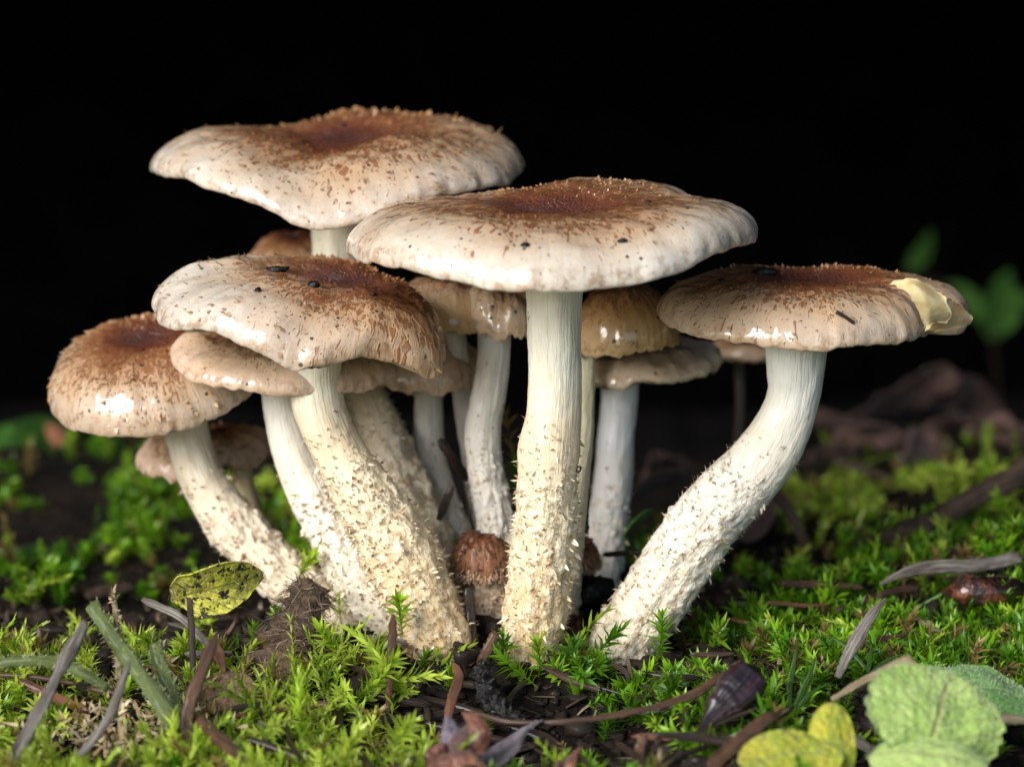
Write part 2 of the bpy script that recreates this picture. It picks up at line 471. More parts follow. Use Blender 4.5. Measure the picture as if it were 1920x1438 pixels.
def hgt(x, y):
    x = np.asarray(x, float); y = np.asarray(y, float)
    z = 0.22 * fbm(vec3(x * 0.35, y * 0.35), 3, 3) + 0.07 * fbm(vec3(x * 1.7, y * 1.7), 9, 3)
    for bx, by, rx, ry, h in BUMPS:
        z = z + h * np.exp(-((x - bx) / rx) ** 2 - ((y - by) / ry) ** 2)
    z = z - 0.35 * np.clip((-2.5 - y) / 2.5, 0, 1)
    far = np.clip((y - 18) / 20, 0, 1)
    z = z - 5.0 * far * far * (3 - 2 * far) * np.exp(-np.maximum(y - 60, 0) / 30)
    return z


def Gd(px, py, lift=0.0):
    """where the ray through a pixel meets the ground (raised by lift)"""
    d = ray(px, py); s = 40.0
    for _ in range(400):
        p = CAM + d * s
        if p[2] <= float(hgt(p[0], p[1])) + lift: break
        s += 0.15
    return CAM + d * s


def axis(lo, hi, step, far, n):
    inn = np.arange(lo, hi + 1e-6, step)
    g = np.geomspace(step, far, n)
    return np.concatenate([lo - g[::-1], inn, hi + g])


gx = axis(-15, 15, 0.16, 3000, 46); gy = axis(-13, 26, 0.17, 3000, 46)
X, Y = np.meshgrid(gx, gy, indexing='ij')
Z = hgt(X, Y)
g = single('ground', vec3(X, Y, Z).reshape(-1, 3), [grid_faces(len(gx), len(gy))[:, ::-1]], MAT_SOIL, (0, 0, 0), '', '', kind='structure')

# ------------------------------------------------------------------ unseen log added overhead to shade the background
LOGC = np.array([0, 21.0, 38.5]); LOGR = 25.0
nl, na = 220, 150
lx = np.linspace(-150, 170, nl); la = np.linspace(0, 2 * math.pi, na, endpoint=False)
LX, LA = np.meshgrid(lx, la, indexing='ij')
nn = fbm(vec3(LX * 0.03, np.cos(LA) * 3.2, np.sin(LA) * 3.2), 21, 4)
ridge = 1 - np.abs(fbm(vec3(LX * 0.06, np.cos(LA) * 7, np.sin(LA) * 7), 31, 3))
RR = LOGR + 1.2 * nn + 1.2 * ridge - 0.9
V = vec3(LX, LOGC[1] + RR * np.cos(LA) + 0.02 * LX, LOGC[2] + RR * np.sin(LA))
log_th = thing('added_shade_log', 'huge near-black log added out of view overhead to shade the background', 'log', (0, 21, 12))
part(log_th, 'bark', V.reshape(-1, 3), [grid_faces(nl, na, True)], MAT_SHADE_BLACK)
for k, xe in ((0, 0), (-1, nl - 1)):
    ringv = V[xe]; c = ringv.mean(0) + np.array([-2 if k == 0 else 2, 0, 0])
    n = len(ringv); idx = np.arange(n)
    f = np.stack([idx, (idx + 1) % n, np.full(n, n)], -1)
    part(log_th, 'cut_end', np.vstack([ringv, c]), [f if k == 0 else f[:, ::-1]], MAT_SHADE_BLACK, smooth=False)
# bank added behind to stop light leaks and back the frame in near-black
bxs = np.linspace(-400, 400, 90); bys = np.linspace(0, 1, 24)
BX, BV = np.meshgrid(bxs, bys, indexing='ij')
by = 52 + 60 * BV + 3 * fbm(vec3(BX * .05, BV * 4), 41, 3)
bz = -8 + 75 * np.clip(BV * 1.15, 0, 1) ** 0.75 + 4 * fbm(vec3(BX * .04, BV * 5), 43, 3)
single('added_dark_bank', vec3(BX, by, bz).reshape(-1, 3), [grid_faces(90, 24)], MAT_SHADE_BLACK, (0, 0, 0), '', '', kind='structure')


# ------------------------------------------------------------------ small thin tongues: scales, fibrils, leaves, hairs
def tongues(P0, d0, nr, L, W, curl, rows=(0, .35, .7), width=(1.0, .9, .6), cup=0.0):
    """strips that start along d0 and bend towards/away from nr by curl (rad); returns V, quads, tris, v along"""
    n = len(P0); d0 = unit(d0); nr = unit(nr - (nr * d0).sum(-1, keepdims=True) * d0); sd = np.cross(d0, nr)
    pos = np.asarray(P0, float).copy(); Vs = []; al = []
    prev = 0.0
    L = np.broadcast_to(L, (n,)); W = np.broadcast_to(W, (n,)); curl = np.broadcast_to(curl, (n,))
    for k, r in enumerate(rows):
        st = r - prev
        a = curl * (prev + st * 0.5)
        pos = pos + (d0 * np.cos(a)[:, None] + nr * np.sin(a)[:, None]) * (L * st)[:, None]
        a = curl * r
        nloc = nr * np.cos(a)[:, None] - d0 * np.sin(a)[:, None]
        w = (W * width[k] * 0.5)[:, None]
        if cup:
            Vs += [pos - sd * w + nloc * w * cup, pos, pos + sd * w + nloc * w * cup]; al += [r, r, r]
        else:
            Vs += [pos - sd * w, pos + sd * w]; al += [r, r]
        prev = r
    st = 1 - prev; a = curl * (prev + st * .5)
    pos = pos + (d0 * np.cos(a)[:, None] + nr * np.sin(a)[:, None]) * (L * st)[:, None]
    Vs.append(pos); al.append(1.0)
    k = len(Vs); V = np.stack(Vs, 1).reshape(-1, 3)
    o = (np.arange(n) * k)[:, None]
    q = []; t = []
    c = 3 if cup else 2
    for r in range(len(rows) - 1):
        for j in range(c - 1):
            q.append(o + np.array([r * c + j, r * c + j + 1, (r + 1) * c + j + 1, (r + 1) * c + j]))
    b = (len(rows) - 1) * c
    for j in range(c - 1): t.append(o + np.array([b + j, b + j + 1, k - 1]))
    return V, (np.concatenate(q) if q else np.zeros((0, 4), int)), np.concatenate(t), np.tile(al, n), np.repeat(np.arange(n), k)


def lerp(a, b, t):
    return a * (1 - t) + b * t


def blob(c, r, seed, n=1, squash=1.0, rough=0.3):
    """irregular crumb: displaced low sphere"""
    nu, nv = 7, 9
    u = np.linspace(0, math.pi, nu)[:, None]; v = np.linspace(0, 2 * math.pi, nv, endpoint=False)[None]
    d = vec3(np.sin(u) * np.cos(v), np.sin(u) * np.sin(v), np.cos(u) + 0 * v)
    rr = 1 + rough * fbm(d * 1.9 + seed * 7.3, seed, 2)[..., None]
    V = np.asarray(c) + d * rr * np.asarray(r) * np.array([1, 1, squash])
    return V.reshape(-1, 3), grid_faces(nu, nv, True)


# ------------------------------------------------------------------ mushrooms
GROUP = 'mushrooms of the clump'


def periodic(keys, th):
    keys = sorted(keys); a = np.array([k[0] for k in keys], float); v = np.array([k[1:] for k in keys], float)
    a3 = np.concatenate([a - 360, a, a + 360]); v3 = np.concatenate([v, v, v])
    x = np.degrees(th) % 360
    k = np.searchsorted(a3, x, side='right') - 1
    t = (x - a3[k]) / (a3[k + 1] - a3[k])
    m = (v3[k + 1] - v3[k - 1]) / (a3[k + 1] - a3[k - 1])[..., None]
    m2 = (v3[k + 2] - v3[k]) / (a3[k + 2] - a3[k])[..., None]
    h = (a3[k + 1] - a3[k])[..., None]; t = t[..., None]
    return ((2 * t**3 - 3 * t**2 + 1) * v3[k] + (t**3 - 2 * t**2 + t) * h * m + (-2 * t**3 + 3 * t**2) * v3[k + 1] + (t**3 - t**2) * h * m2)


class Cap:
    def __init__(s, c, R, H, n=3.2, front=0.0, roll=0.0, keys=None, dent=0.12, dsig=0.3, off=(0, 0), seed=1, lip=0.07, rough=1.0, folds=(), ex=0.52):
        s.folds = folds; s.ex = ex
        s.c = P(*c); s.R = R; s.H = H; s.n = n; s.keys = keys or [(0, 1, 0), (90, 1, 0), (180, 1, 0), (270, 1, 0)]
        s.dent = dent; s.dsig = dsig; s.off = off; s.seed = seed; s.lip = lip; s.rough = rough
        s.M = np.array(Matrix.Rotation(math.radians(roll), 3, 'Y') @ Matrix.Rotation(math.radians(front), 3, 'X'))

    def rim(s, th):
        k = periodic(s.keys, th)
        wob = fbm(vec3(np.cos(th) * 4, np.sin(th) * 4, s.seed), s.seed, 3)
        return s.R * k[..., 0] * (1 + 0.012 * wob * s.rough), k[..., 1] + 0.035 * s.rough * fbm(vec3(np.cos(th) * 5, np.sin(th) * 5, s.seed + 9), s.seed + 4, 3)

    def top(s, q, th, under=0.0):
        """q 0..1 centre to rim, 1..1.3 round the lip"""
        R, dz = s.rim(th)
        qq = np.minimum(q, 1.0); e = np.maximum(q - 1.0, 0)
        z = s.H * np.maximum(1 - qq ** s.n, 0) ** s.ex
        z = z - s.dent * np.exp(-(qq / s.dsig) ** 2)
        z = z + dz * np.clip(qq, 0, 1) ** 2.0
        x0 = qq * np.cos(th); y0 = qq * np.sin(th)
        z = z + s.rough * (0.07 * fbm(vec3(x0 * 2.6, y0 * 2.6, s.seed), s.seed, 3) * (1 - 0.5 * qq ** 8) + 0.02 * fbm(vec3(x0 * 9, y0 * 9, s.seed), s.seed + 3, 3))
        for f0, fw, fa in s.folds:
            da = (np.degrees(th) - f0 + 180) % 360 - 180
            z = z + fa * np.exp(-(da / fw) ** 2) * np.clip((qq - 0.15) / 0.6, 0, 1) * np.clip((1.12 - qq) / 0.4, 0, 1)
        ang = np.minimum(e / 0.3, 1) * math.pi * 0.9
        z = z - s.lip * np.sin(ang) * 0.9 - s.lip * 0.25 * (ang > 0)
        nib = fbm(vec3(np.cos(th) * 16, np.sin(th) * 16, s.seed), s.seed + 31, 2) * qq ** 40
        z = z + 0.03 * nib
        rad = R * (qq + 0.010 * nib) - s.lip * (1 - np.cos(ang)) * 0.8
        x = rad * np.cos(th) + s.off[0] * (1 - qq ** 2); y = rad * np.sin(th) + s.off[1] * (1 - qq ** 2)
        return vec3(x, y, z) @ s.M.T + s.c

    def gill(s, q, th, ng):
        R, dz = s.rim(th)
        x = R * q * np.cos(th) * 0.975; y = R * q * np.sin(th) * 0.975
        z = dz * q ** 2 - s.lip * 0.75 + (1 - q) * 0.22 * s.H + 0.035 * np.cos(th * ng) * np.clip((1.02 - q) * 12, 0, 1) * np.clip(q * 4, 0, 1)
        return vec3(x, y, z) @ s.M.T + s.c


def build_cap(th_, cap, mat, nr=84, na=260, scales=900, gills=True, scol=((0.50, 0.27, 0.12), (0.33, 0.14, 0.05)), slen=0.085, smin=0.15, srim=0.4, ng=110, erect=0.15):
    u = np.linspace(0, 1, nr); q = 1 - (1 - u) ** 1.75
    q[0] = 0.004
    q = np.concatenate([q, 1 + np.linspace(0.04, 0.3, 7)])
    a = np.linspace(0, 2 * math.pi, na, endpoint=False)
    Q, A = np.meshgrid(q, a, indexing='ij')
    V = cap.top(Q, A)
    disc = vec3(np.minimum(Q, 1) * np.cos(A), np.minimum(Q, 1) * np.sin(A), 0 * Q)
    nvt = len(q) * na
    V = np.vstack([V.reshape(-1, 3), V[0].mean(0)]); disc = np.vstack([disc.reshape(-1, 3), [[0, 0, 0]]])
    j = np.arange(na); fan = np.stack([np.full(na, nvt), j, (j + 1) % na], -1)
    c = part(th_, 'cap', V, [grid_faces(len(q), na, True)[:, ::-1], fan], mat, {'disc': disc})
    if gills:
        gq = np.linspace(1.0, 0.08, 14); ga = np.linspace(0, 2 * math.pi, ng * 4, endpoint=False)
        Qg, Ag = np.meshgrid(gq, ga, indexing='ij')
        Vg = cap.gill(Qg, Ag, ng)
        part(th_, 'gill_disc', Vg.reshape(-1, 3), [grid_faces(14, ng * 4, True)[:, ::-1]], MAT_GILL).parent = c
    if scales:
        r = np.random.default_rng(cap.seed + 100)
        qs = np.sqrt(r.uniform(smin ** 2, 1.0, scales * 3)); keep = r.random(len(qs)) < np.where(qs < 0.75, 1.0, srim)
        qs = qs[keep][:scales]; ts = r.uniform(0, 2 * math.pi, len(qs))
        qs = np.minimum(qs, 0.993)
        e = 0.01
        p0 = cap.top(qs, ts); pr = cap.top(np.minimum(qs + e, 1.0), ts) - cap.top(np.maximum(qs - e, 0), ts); pt = cap.top(qs, ts + e) - p0
        rad = unit(pr); nrm = unit(np.cross(pr, pt))
        lift = (r.uniform(0.0, 0.3, len(qs)) + 0.6 * (r.random(len(qs)) < erect))[:, None]
        d = unit(rad + nrm * lift + 0.35 * r.normal(size=rad.shape) * 0.5)
        L = slen * r.uniform(0.5, 1.5, len(qs)) * (0.6 + 0.7 * qs); W = L * r.uniform(0.4, 0.8, len(qs))
        Vt, qd, tr, al, idx = tongues(p0 - nrm * 0.012, d, nrm, L, W, r.uniform(-0.3, 0.9, len(qs)))
        cin, cout = np.array(scol[1]), np.array(scol[0])
        m = np.clip((qs - 0.2) / 0.7, 0, 1)[:, None]
        pale = np.array([0.66, 0.52, 0.33])
        cc = lerp(np.array([0.05, 0.018, 0.011]) if scol[0][0] < 0.3 else np.array([0.17, 0.06, 0.024]), lerp(cin, cout, r.random((len(qs), 1))), np.clip(m * 1.8, 0, 1))
        if scol[0][0] < 0.3: pale = np.array([0.22, 0.11, 0.06])
        cc = lerp(cc, pale, np.clip(m * 1.6 - 0.75, 0, 0.8) * r.random((len(qs), 1)))
        col = cc[idx] * (1.1 - 0.25 * al[:, None])
        part(th_, 'cap_fibril', Vt, [qd, tr], MAT_CAPSCALE, {'col': col}, kind='stuff', smooth=False).parent = c
    return c


SCALE_MESHES = []


def scale_variants():
    for k in range(8):
        r = np.random.default_rng(300 + k)
        rows = 5; cols = 4
        V = []; C = []
        for i in range(rows):
            t = i / (rows - 1); w = (0.95, 0.8, 0.6, 0.36, 0.06)[i] * 0.5
            a = r.uniform(0.3, 0.5) + t * r.uniform(1.0, 2.2)
            x0 = sum(math.cos(0.4 + (j / 4) * 1.6) for j in range(i)) / 4; z0 = sum(math.sin(0.4 + (j / 4) * 1.6) for j in range(i)) / 4
            for j in range(cols):
                s = j / (cols - 1) * 2 - 1
                V.append([s * w * (1 + 0.25 * r.normal() * (i > 1)), -x0 * 0.9 + 0.1 * r.normal() * (i > 2), z0 * 0.9 - 0.18 * s * s + 0.04 * r.normal()])
                C.append(lerp(np.array([0.70, 0.58, 0.39]), np.array([0.34, 0.19, 0.09]), t ** 1.1))
        V = np.array(V)
        back = V.copy(); back[:, 2] -= 0.06
        f = grid_faces(rows, cols)
        n = rows * cols
        bd = [i for i in range(cols)] + [i * cols + cols - 1 for i in range(1, rows)] + [n - 2 - i for i in range(cols - 1)] + [i * cols for i in range(rows - 2, 0, -1)]
        b2 = bd[1:] + bd[:1]
        side = np.stack([bd, np.array(bd) + n, np.array(b2) + n, b2], -1)
        me = make_mesh('scale', np.vstack([V, back]) * 1.0, [f, (f + n)[:, ::-1], side], {'col': np.array(C + C)})
        me.materials.append(MAT_SCALE)
        SCALE_MESHES.append(me)


scale_variants()


class Stem:
    def __init__(s, pts, ring=0.5, seed=1, shag=1.0, n=150):
        q = []
        for (px, py, y, w) in pts:
            p = P(px, py, y)
            q.append([*p, w * 0.5 * (p - CAM)[1] / (FPX * math.cos(PITCH))])
        q = np.array(q)[::-1]                       # base first
        c = catmull(q, n); s.C = c[:, :3]; s.r = c[:, 3]; s.ring = ring; s.seed = seed; s.shag = shag
        s.T, s.N, s.B = frames(s.C); s.n = n
        s.len = np.linalg.norm(np.diff(s.C, axis=0), axis=1).sum()

    def surf(s, t, th):
        k = np.clip(t * (s.n - 1), 0, s.n - 1.001); i = k.astype(int); f = (k - i)[..., None]
        C = lerp(s.C[i], s.C[i + 1], f); T = lerp(s.T[i], s.T[i + 1], f); N = lerp(s.N[i], s.N[i + 1], f); B = lerp(s.B[i], s.B[i + 1], f)
        r = lerp(s.r[i][..., None], s.r[i + 1][..., None], f)[..., 0]
        low = np.clip((s.ring - t) / 0.12, 0, 1) * s.shag
        cx, sx = np.cos(th), np.sin(th); z = t * s.len
        v = vec3(cx * 1.2, sx * 1.2, z * 1.3)
        r = r * (1 + 0.05 * fbm(v * 0.9, s.seed, 2)) + (0.012 + 0.035 * low) * fbm(vec3(cx * 3.4, sx * 3.4, z * 3.5), s.seed + 5, 3) + 0.07 * low * np.maximum(fbm(vec3(cx * 5, sx * 5, z * 5.5), s.seed + 8, 2) - 0.1, 0)
        d = N * cx[..., None] + B * sx[..., None]
        return C + d * r[..., None], d, T, r


def build_stem(th_, st, mat, na=72, tufts=500, big=50, blen=0.16, tint=(0.76, 0.65, 0.44), tip=(0.46, 0.29, 0.15)):
    t = np.linspace(0, 1, st.n * 2); a = np.linspace(0, 2 * math.pi, na, endpoint=False)
    T_, A = np.meshgrid(t, a, indexing='ij')
    V, d, tg, r = st.surf(T_, A)
    stv = vec3(np.cos(A) * 0.5, np.sin(A) * 0.5, T_ * st.len)
    so = part(th_, 'stem', V.reshape(-1, 3), [grid_faces(len(t), na, True)], mat, {'st': stv.reshape(-1, 3), 't': T_.ravel()})
    g = np.random.default_rng(st.seed + 50)
    if tufts:
        tufts = int(tufts * 1.7)
        tt = st.ring * g.uniform(0.02, 1.0, tufts) ** 0.9; tt = np.where(g.random(tufts) < 0.06, g.uniform(st.ring, min(1, st.ring + 0.12), tufts), tt)
        aa = g.uniform(0, 2 * math.pi, tufts)
        p, d, tg, _ = st.surf(tt, aa)
        d0 = d * g.uniform(0.25, 0.75, (tufts, 1)) + tg * np.where(g.random((tufts, 1)) < 0.8, g.uniform(0.2, 1.0, (tufts, 1)), g.uniform(-0.7, 0.0, (tufts, 1))) + 0.2 * g.normal(size=d.shape)
        L = blen * 0.85 * g.uniform(0.4, 1.4, tufts); W = L * g.uniform(0.28, 0.6, tufts)
        Vt, q, tr, al, idx = tongues(p - d * 0.02, d0, d - tg * 0.6, L, W, g.uniform(-0.4, 1.3, tufts))
        white = np.array([0.80, 0.73, 0.57])
        b0 = lerp(np.array(tint), white, g.random((tufts, 1)))
        b0 = lerp(b0, np.array([0.54, 0.33, 0.13]), 0.75 * np.clip(1 - tt / st.ring, 0, 1)[:, None] ** 1.1 * g.random((tufts, 1)) ** 0.5)
        t0 = lerp(b0, np.array(tip), g.random((tufts, 1)) ** 2.0)
        col = lerp(b0[idx], t0[idx], (al[:, None]) ** 1.5)
        part(th_, 'shaggy_tuft', Vt, [q, tr], MAT_SCALE, {'col': col}, kind='stuff').parent = so
    for k in range(big):
        tt = st.ring * g.uniform(0.04, 1.02); aa = g.uniform(0, 2 * math.pi)
        p, d, tg, rr = st.surf(np.array([tt]), np.array([aa])); p, d, tg = p[0], d[0], tg[0]
        zax = unit(d + tg * g.uniform(-0.3, 0.3)); yax = -unit(tg - (tg @ zax) * zax + 0.4 * g.normal(size=3) * 0.6)
        if g.random() < 0.35: yax = -yax
        yax = unit(yax - (yax @ zax) * zax); xax = np.cross(yax, zax)
        s = blen * g.uniform(0.65, 1.15)
        o = link('scale', SCALE_MESHES[int(g.integers(8))], None, so)
        M = Matrix(((xax[0], yax[0], zax[0], 0), (xax[1], yax[1], zax[1], 0), (xax[2], yax[2], zax[2], 0), (0, 0, 0, 1)))
        loc = (p - d * 0.03 - o_base[th_.name]) * U
        o.matrix_local = Matrix.Translation(loc) @ M @ Matrix.Diagonal((s * g.uniform(.8, 1.3), s, s, 1))


# gill flesh
m_, nt_, b_ = material('gill_flesh')
setp(nt_, b_, color=nt_.mix(nt_.ss(nt_.noise(nt_.cm(), 2.0, 3), 0.3, 0.7), (0.76, 0.70, 0.54), (0.64, 0.53, 0.33)), rough=0.6, spec=0.3, sss=0.3, sss_scale=0.0015)
MAT_GILL = m_


def mushroom(label, cap, stem, cmat, smat, cap_kw=None, stem_kw=None):
    base = stem.C[0].copy() if stem else cap.c.copy()
    base[2] = float(hgt(base[0], base[1]))
    th_ = thing('mushroom', label, 'mushroom', base, GROUP)
    if cap: build_cap(th_, cap, cmat, **(cap_kw or {}))
    if stem: build_stem(th_, stem, smat, **(stem_kw or {}))
    return th_


WHITE = (0.80, 0.78, 0.66)
# M1 tall one at the back left
mushroom('tallest mushroom with a broad sagging wet cap, folded down at its front edge',
         Cap((640, 330, 4.8), 3.72, 1.0, n=3.4, front=5, keys=[(0, 0.98, 0.22), (25, 1.0, 0.15), (60, 1.0, 0.02), (80, 1.0, 0.02), (100, 0.97, -0.15), (122, 0.97, -0.32), (155, 1.0, -0.05), (180, 1.03, 0.20), (205, 1.01, 0.42), (225, 0.99, 0.44), (240, 0.97, 0.26), (254, 0.97, 0.04), (266, 0.98, -0.24), (280, 0.97, -0.14), (300, 0.97, 0.20), (320, 0.98, 0.25), (340, 0.99, 0.22)], folds=[(250, 16, -0.26), (285, 16, 0.06)], ex=0.58,
             dent=0.30, dsig=0.42, off=(0.0, 0.2), seed=3, rough=1.3),
         Stem([(632, 395, 4.8, 100), (632, 470, 4.7, 97), (640, 580, 4.4, 92), (662, 690, 3.9, 88), (690, 760, 3.4, 84), (735, 860, 2.8, 88), (785, 980, 2.2, 98), (825, 1100, 1.6, 104), (850, 1230, 1.2, 110)], ring=0.55, seed=3),
         cap_material('cap_tall', 0.15, 1.0, dirx=0.08, pale=(0.57, 0.51, 0.43)),
         stem_material('stem_tall', (0.76, 0.70, 0.54), (0.66, 0.56, 0.42), (0.60, 0.44, 0.22), ring=0.52, seed=3.0, stain=0.9),
         dict(scales=1500, slen=0.10), dict(tint=(0.62, 0.50, 0.34), tip=(0.34, 0.20, 0.10), tufts=500, big=40))

# M2 centre front
mushroom('mushroom with a wide flat cream cap on a straight yellowish stem, middle of the clump',
         Cap((1036, 476, -1.0), 3.74, 0.98, n=4.4, front=1, keys=[(0, 1.0, 0.35), (30, 0.98, 0.25), (52, 1.02, 0.40), (80, 1.02, 0.38), (97, 0.96, 0.05), (125, 0.95, -0.12), (155, 0.98, -0.05), (182, 1.0, 0.12), (215, 0.99, 0.18), (245, 0.98, 0.03), (270, 0.99, -0.03), (295, 0.98, 0.08), (320, 0.97, 0.36), (342, 0.99, 0.42)],
             dent=0.20, dsig=0.30, seed=8),
         Stem([(1040, 520, -1.0, 112), (1040, 600, -1.0, 104), (1042, 700, -1.0, 99), (1038, 780, -1.0, 103), (1030, 840, -1.05, 118), (1026, 900, -1.05, 116), (1022, 980, -1.1, 116), (1012, 1080, -1.15, 122), (1000, 1170, -1.2, 118), (990, 1250, -1.25, 112), (985, 1330, -1.3, 96)], ring=0.56, seed=12),
         cap_material('cap_middle', 0.15, 5.0, pale=(0.62, 0.57, 0.48)),
         stem_material('stem_middle', (0.78, 0.75, 0.62), (0.72, 0.61, 0.42), (0.58, 0.37, 0.15), ring=0.58, seed=8.0, stain=0.35),
         dict(scales=1700, slen=0.065, srim=0.15, erect=0.03), dict(tufts=1300, big=85, blen=0.155))

# M3 left front
mushroom('mushroom with a lopsided wet cap, dark disc sliding to one side, on a curved stem',
         Cap((575, 622, 0.2), 2.72, 1.12, n=3.3, front=7, roll=9, keys=[(0, 0.96, -0.1), (40, 0.95, -0.1), (90, 0.95, 0.0), (135, 1.0, 0.05), (180, 1.06, 0.12), (205, 1.05, 0.12), (235, 1.0, 0.42), (250, 0.98, 0.34), (266, 0.98, 0.14), (280, 0.98, 0.16), (298, 0.95, 0.42), (313, 1.0, 0.34), (327, 1.10, 0.02), (345, 1.0, -0.10)],
             dent=0.10, dsig=0.35, off=(0.62, 0.35), seed=15, rough=1.3),
         Stem([(588, 660, 0.2, 104), (592, 720, 0.2, 100), (608, 790, 0.1, 96), (640, 860, 0.0, 100), (688, 940, -0.2, 122), (738, 1020, -0.4, 136), (782, 1110, -0.6, 138), (820, 1200, -0.8, 132), (850, 1290, -0.9, 120)], ring=0.66, seed=17),
         cap_material('cap_lopsided', 0.20, 9.0, dirx=0.32, pale=(0.58, 0.51, 0.42)),
         stem_material('stem_lopsided', (0.78, 0.74, 0.60), (0.72, 0.61, 0.42), (0.58, 0.37, 0.15), ring=0.70, seed=4.0, stain=0.35),
         dict(scales=1500, slen=0.09), dict(tufts=1400, big=95, blen=0.155))

# M4 right, torn cap
mushroom('mushroom with a torn cap edge showing cream flesh, on a white stem leaning outward',
         Cap((1500, 601, 0.0), 2.5, 0.78, n=4.2, front=1, keys=[(0, 1.24, 0.05), (12, 1.30, 0.10), (35, 1.2, 0.1), (70, 1.0, 0.10), (110, 0.98, 0.08), (150, 1.08, 0.16), (180, 1.06, 0.12), (205, 1.0, 0.05), (235, 0.97, -0.0), (270, 0.97, -0.06), (300, 0.96, -0.02), (325, 0.97, 0.0), (341, 0.97, -0.05), (348, 0.95, -0.06), (353, 1.18, -0.1)],
             dent=0.06, dsig=0.4, off=(0.1, 0.25), seed=22),
         Stem([(1492, 630, 0.0, 116), (1492, 690, 0.0, 108), (1488, 740, 0.0, 98), (1468, 800, 0.0, 104), (1425, 870, -0.1, 122), (1370, 930, -0.2, 130), (1308, 1000, -0.35, 128), (1252, 1080, -0.5, 126), (1198, 1160, -0.65, 126), (1148, 1235, -0.8, 122), (1110, 1300, -0.9, 100)], ring=0.62, seed=23),
         cap_material('cap_torn', 0.22, 14.0, pale=(0.52, 0.44, 0.34)),
         stem_material('stem_torn', (0.80, 0.80, 0.74), (0.72, 0.68, 0.60), (0.64, 0.53, 0.35), ring=0.68, seed=6.0, stain=0.55),
         dict(scales=1300, slen=0.07), dict(tufts=900, big=85, blen=0.15, tint=(0.70, 0.62, 0.50), tip=(0.26, 0.15, 0.08)))
MT = [o for o in bpy.data.objects if o.name == 'mushroom.003'][0]

# M5 far left
mushroom('mushroom with a tan domed cap tilted outward, beside the yellow curled leaf',
         Cap((298, 725, 2.6), 2.17, 1.12, n=3.0, front=14, roll=-7, keys=[(0, 1.0, 0.22), (45, 1, 0.1), (90, 1, 0.0), (140, 1.0, 0.05), (180, 0.99, 0.10), (215, 0.99, 0.02), (250, 0.98, -0.02), (290, 0.98, -0.02), (325, 1.0, 0.05)],
             dent=0.12, dsig=0.35, off=(-0.12, 0.1), seed=31),
         Stem([(345, 790, 2.6, 84), (355, 830, 2.6, 80), (376, 890, 2.5, 84), (412, 950, 2.3, 92), (460, 1010, 2.0, 98), (520, 1070, 1.6, 96), (590, 1120, 1.2, 96), (660, 1165, 0.9, 92), (720, 1215, 0.7, 88)], ring=0.72, seed=33),
         cap_material('cap_outward', 0.22, 21.0, pale=(0.52, 0.43, 0.34)),
         stem_material('stem_outward', (0.68, 0.63, 0.52), (0.68, 0.58, 0.44), (0.64, 0.50, 0.32), ring=0.74, seed=9.0, stain=1.0),
         dict(scales=1300, slen=0.10), dict(tufts=420, big=55, tint=(0.64, 0.53, 0.38), tip=(0.36, 0.23, 0.13)))

# M6 under M3
mushroom('mushroom with a pinkish tan cap tucked close under the lopsided wet cap',
         Cap((530, 690, 1.7), 2.16, 0.66, n=3.0, front=2, roll=3, keys=[(0, 1.0, 0.0), (60, 1.0, 0.0), (120, 1.0, 0.0), (180, 1.0, 0.22), (215, 1.0, 0.08), (250, 0.98, 0.02), (290, 0.98, 0.0), (330, 1.0, -0.02)], seed=41),
         Stem([(528, 700, 1.7, 76), (530, 760, 1.7, 74), (548, 840, 1.6, 84), (590, 930, 1.4, 100), (645, 1020, 1.0, 110), (700, 1110, 0.6, 112), (750, 1200, 0.2, 108), (785, 1270, 0.0, 92)], ring=0.62, seed=43),
         cap_material('cap_tucked', 0.12, 27.0, pale=(0.62, 0.46, 0.34)),
         stem_material('stem_tucked', (0.74, 0.71, 0.64), (0.74, 0.68, 0.58), (0.70, 0.58, 0.38), ring=0.64, seed=12.0, stain=0.55),
         dict(scales=400, slen=0.07), dict(tufts=600, big=60, tint=(0.70, 0.60, 0.46), tip=(0.40, 0.26, 0.14)))

# M7 dark ragged cap behind
mushroom('mushroom with a brown ragged-edged cap and thin pale stem, behind the curved stem',
         Cap((775, 700, 3.4), 1.52, 0.98, n=2.6, front=3, keys=[(0, 0.92, 0.0), (90, 1, 0.0), (180, 1.0, 0.0), (230, 1.0, 0.06), (255, 0.98, 0.02), (280, 1.0, -0.04), (310, 0.98, 0.0)], seed=51, rough=2.2),
         Stem([(803, 715, 3.4, 55), (804, 780, 3.4, 54), (808, 860, 3.3, 60), (830, 950, 3.0, 70), (862, 1040, 2.6, 74), (880, 1130, 2.3, 72), (890, 1200, 2.2, 70)], ring=0.55, seed=53),
         cap_material('cap_ragged', 0.15, 33.0, pale=(0.64, 0.48, 0.36)),
         stem_material('stem_ragged', (0.68, 0.64, 0.60), (0.62, 0.58, 0.50), (0.58, 0.50, 0.36), ring=0.6, seed=15.0, stain=0.9),
         dict(scales=350, slen=0.09, na=180, nr=60, ng=80), dict(tufts=260, big=20, blen=0.12, na=56, tint=(0.62, 0.54, 0.42), tip=(0.36, 0.24, 0.14)))

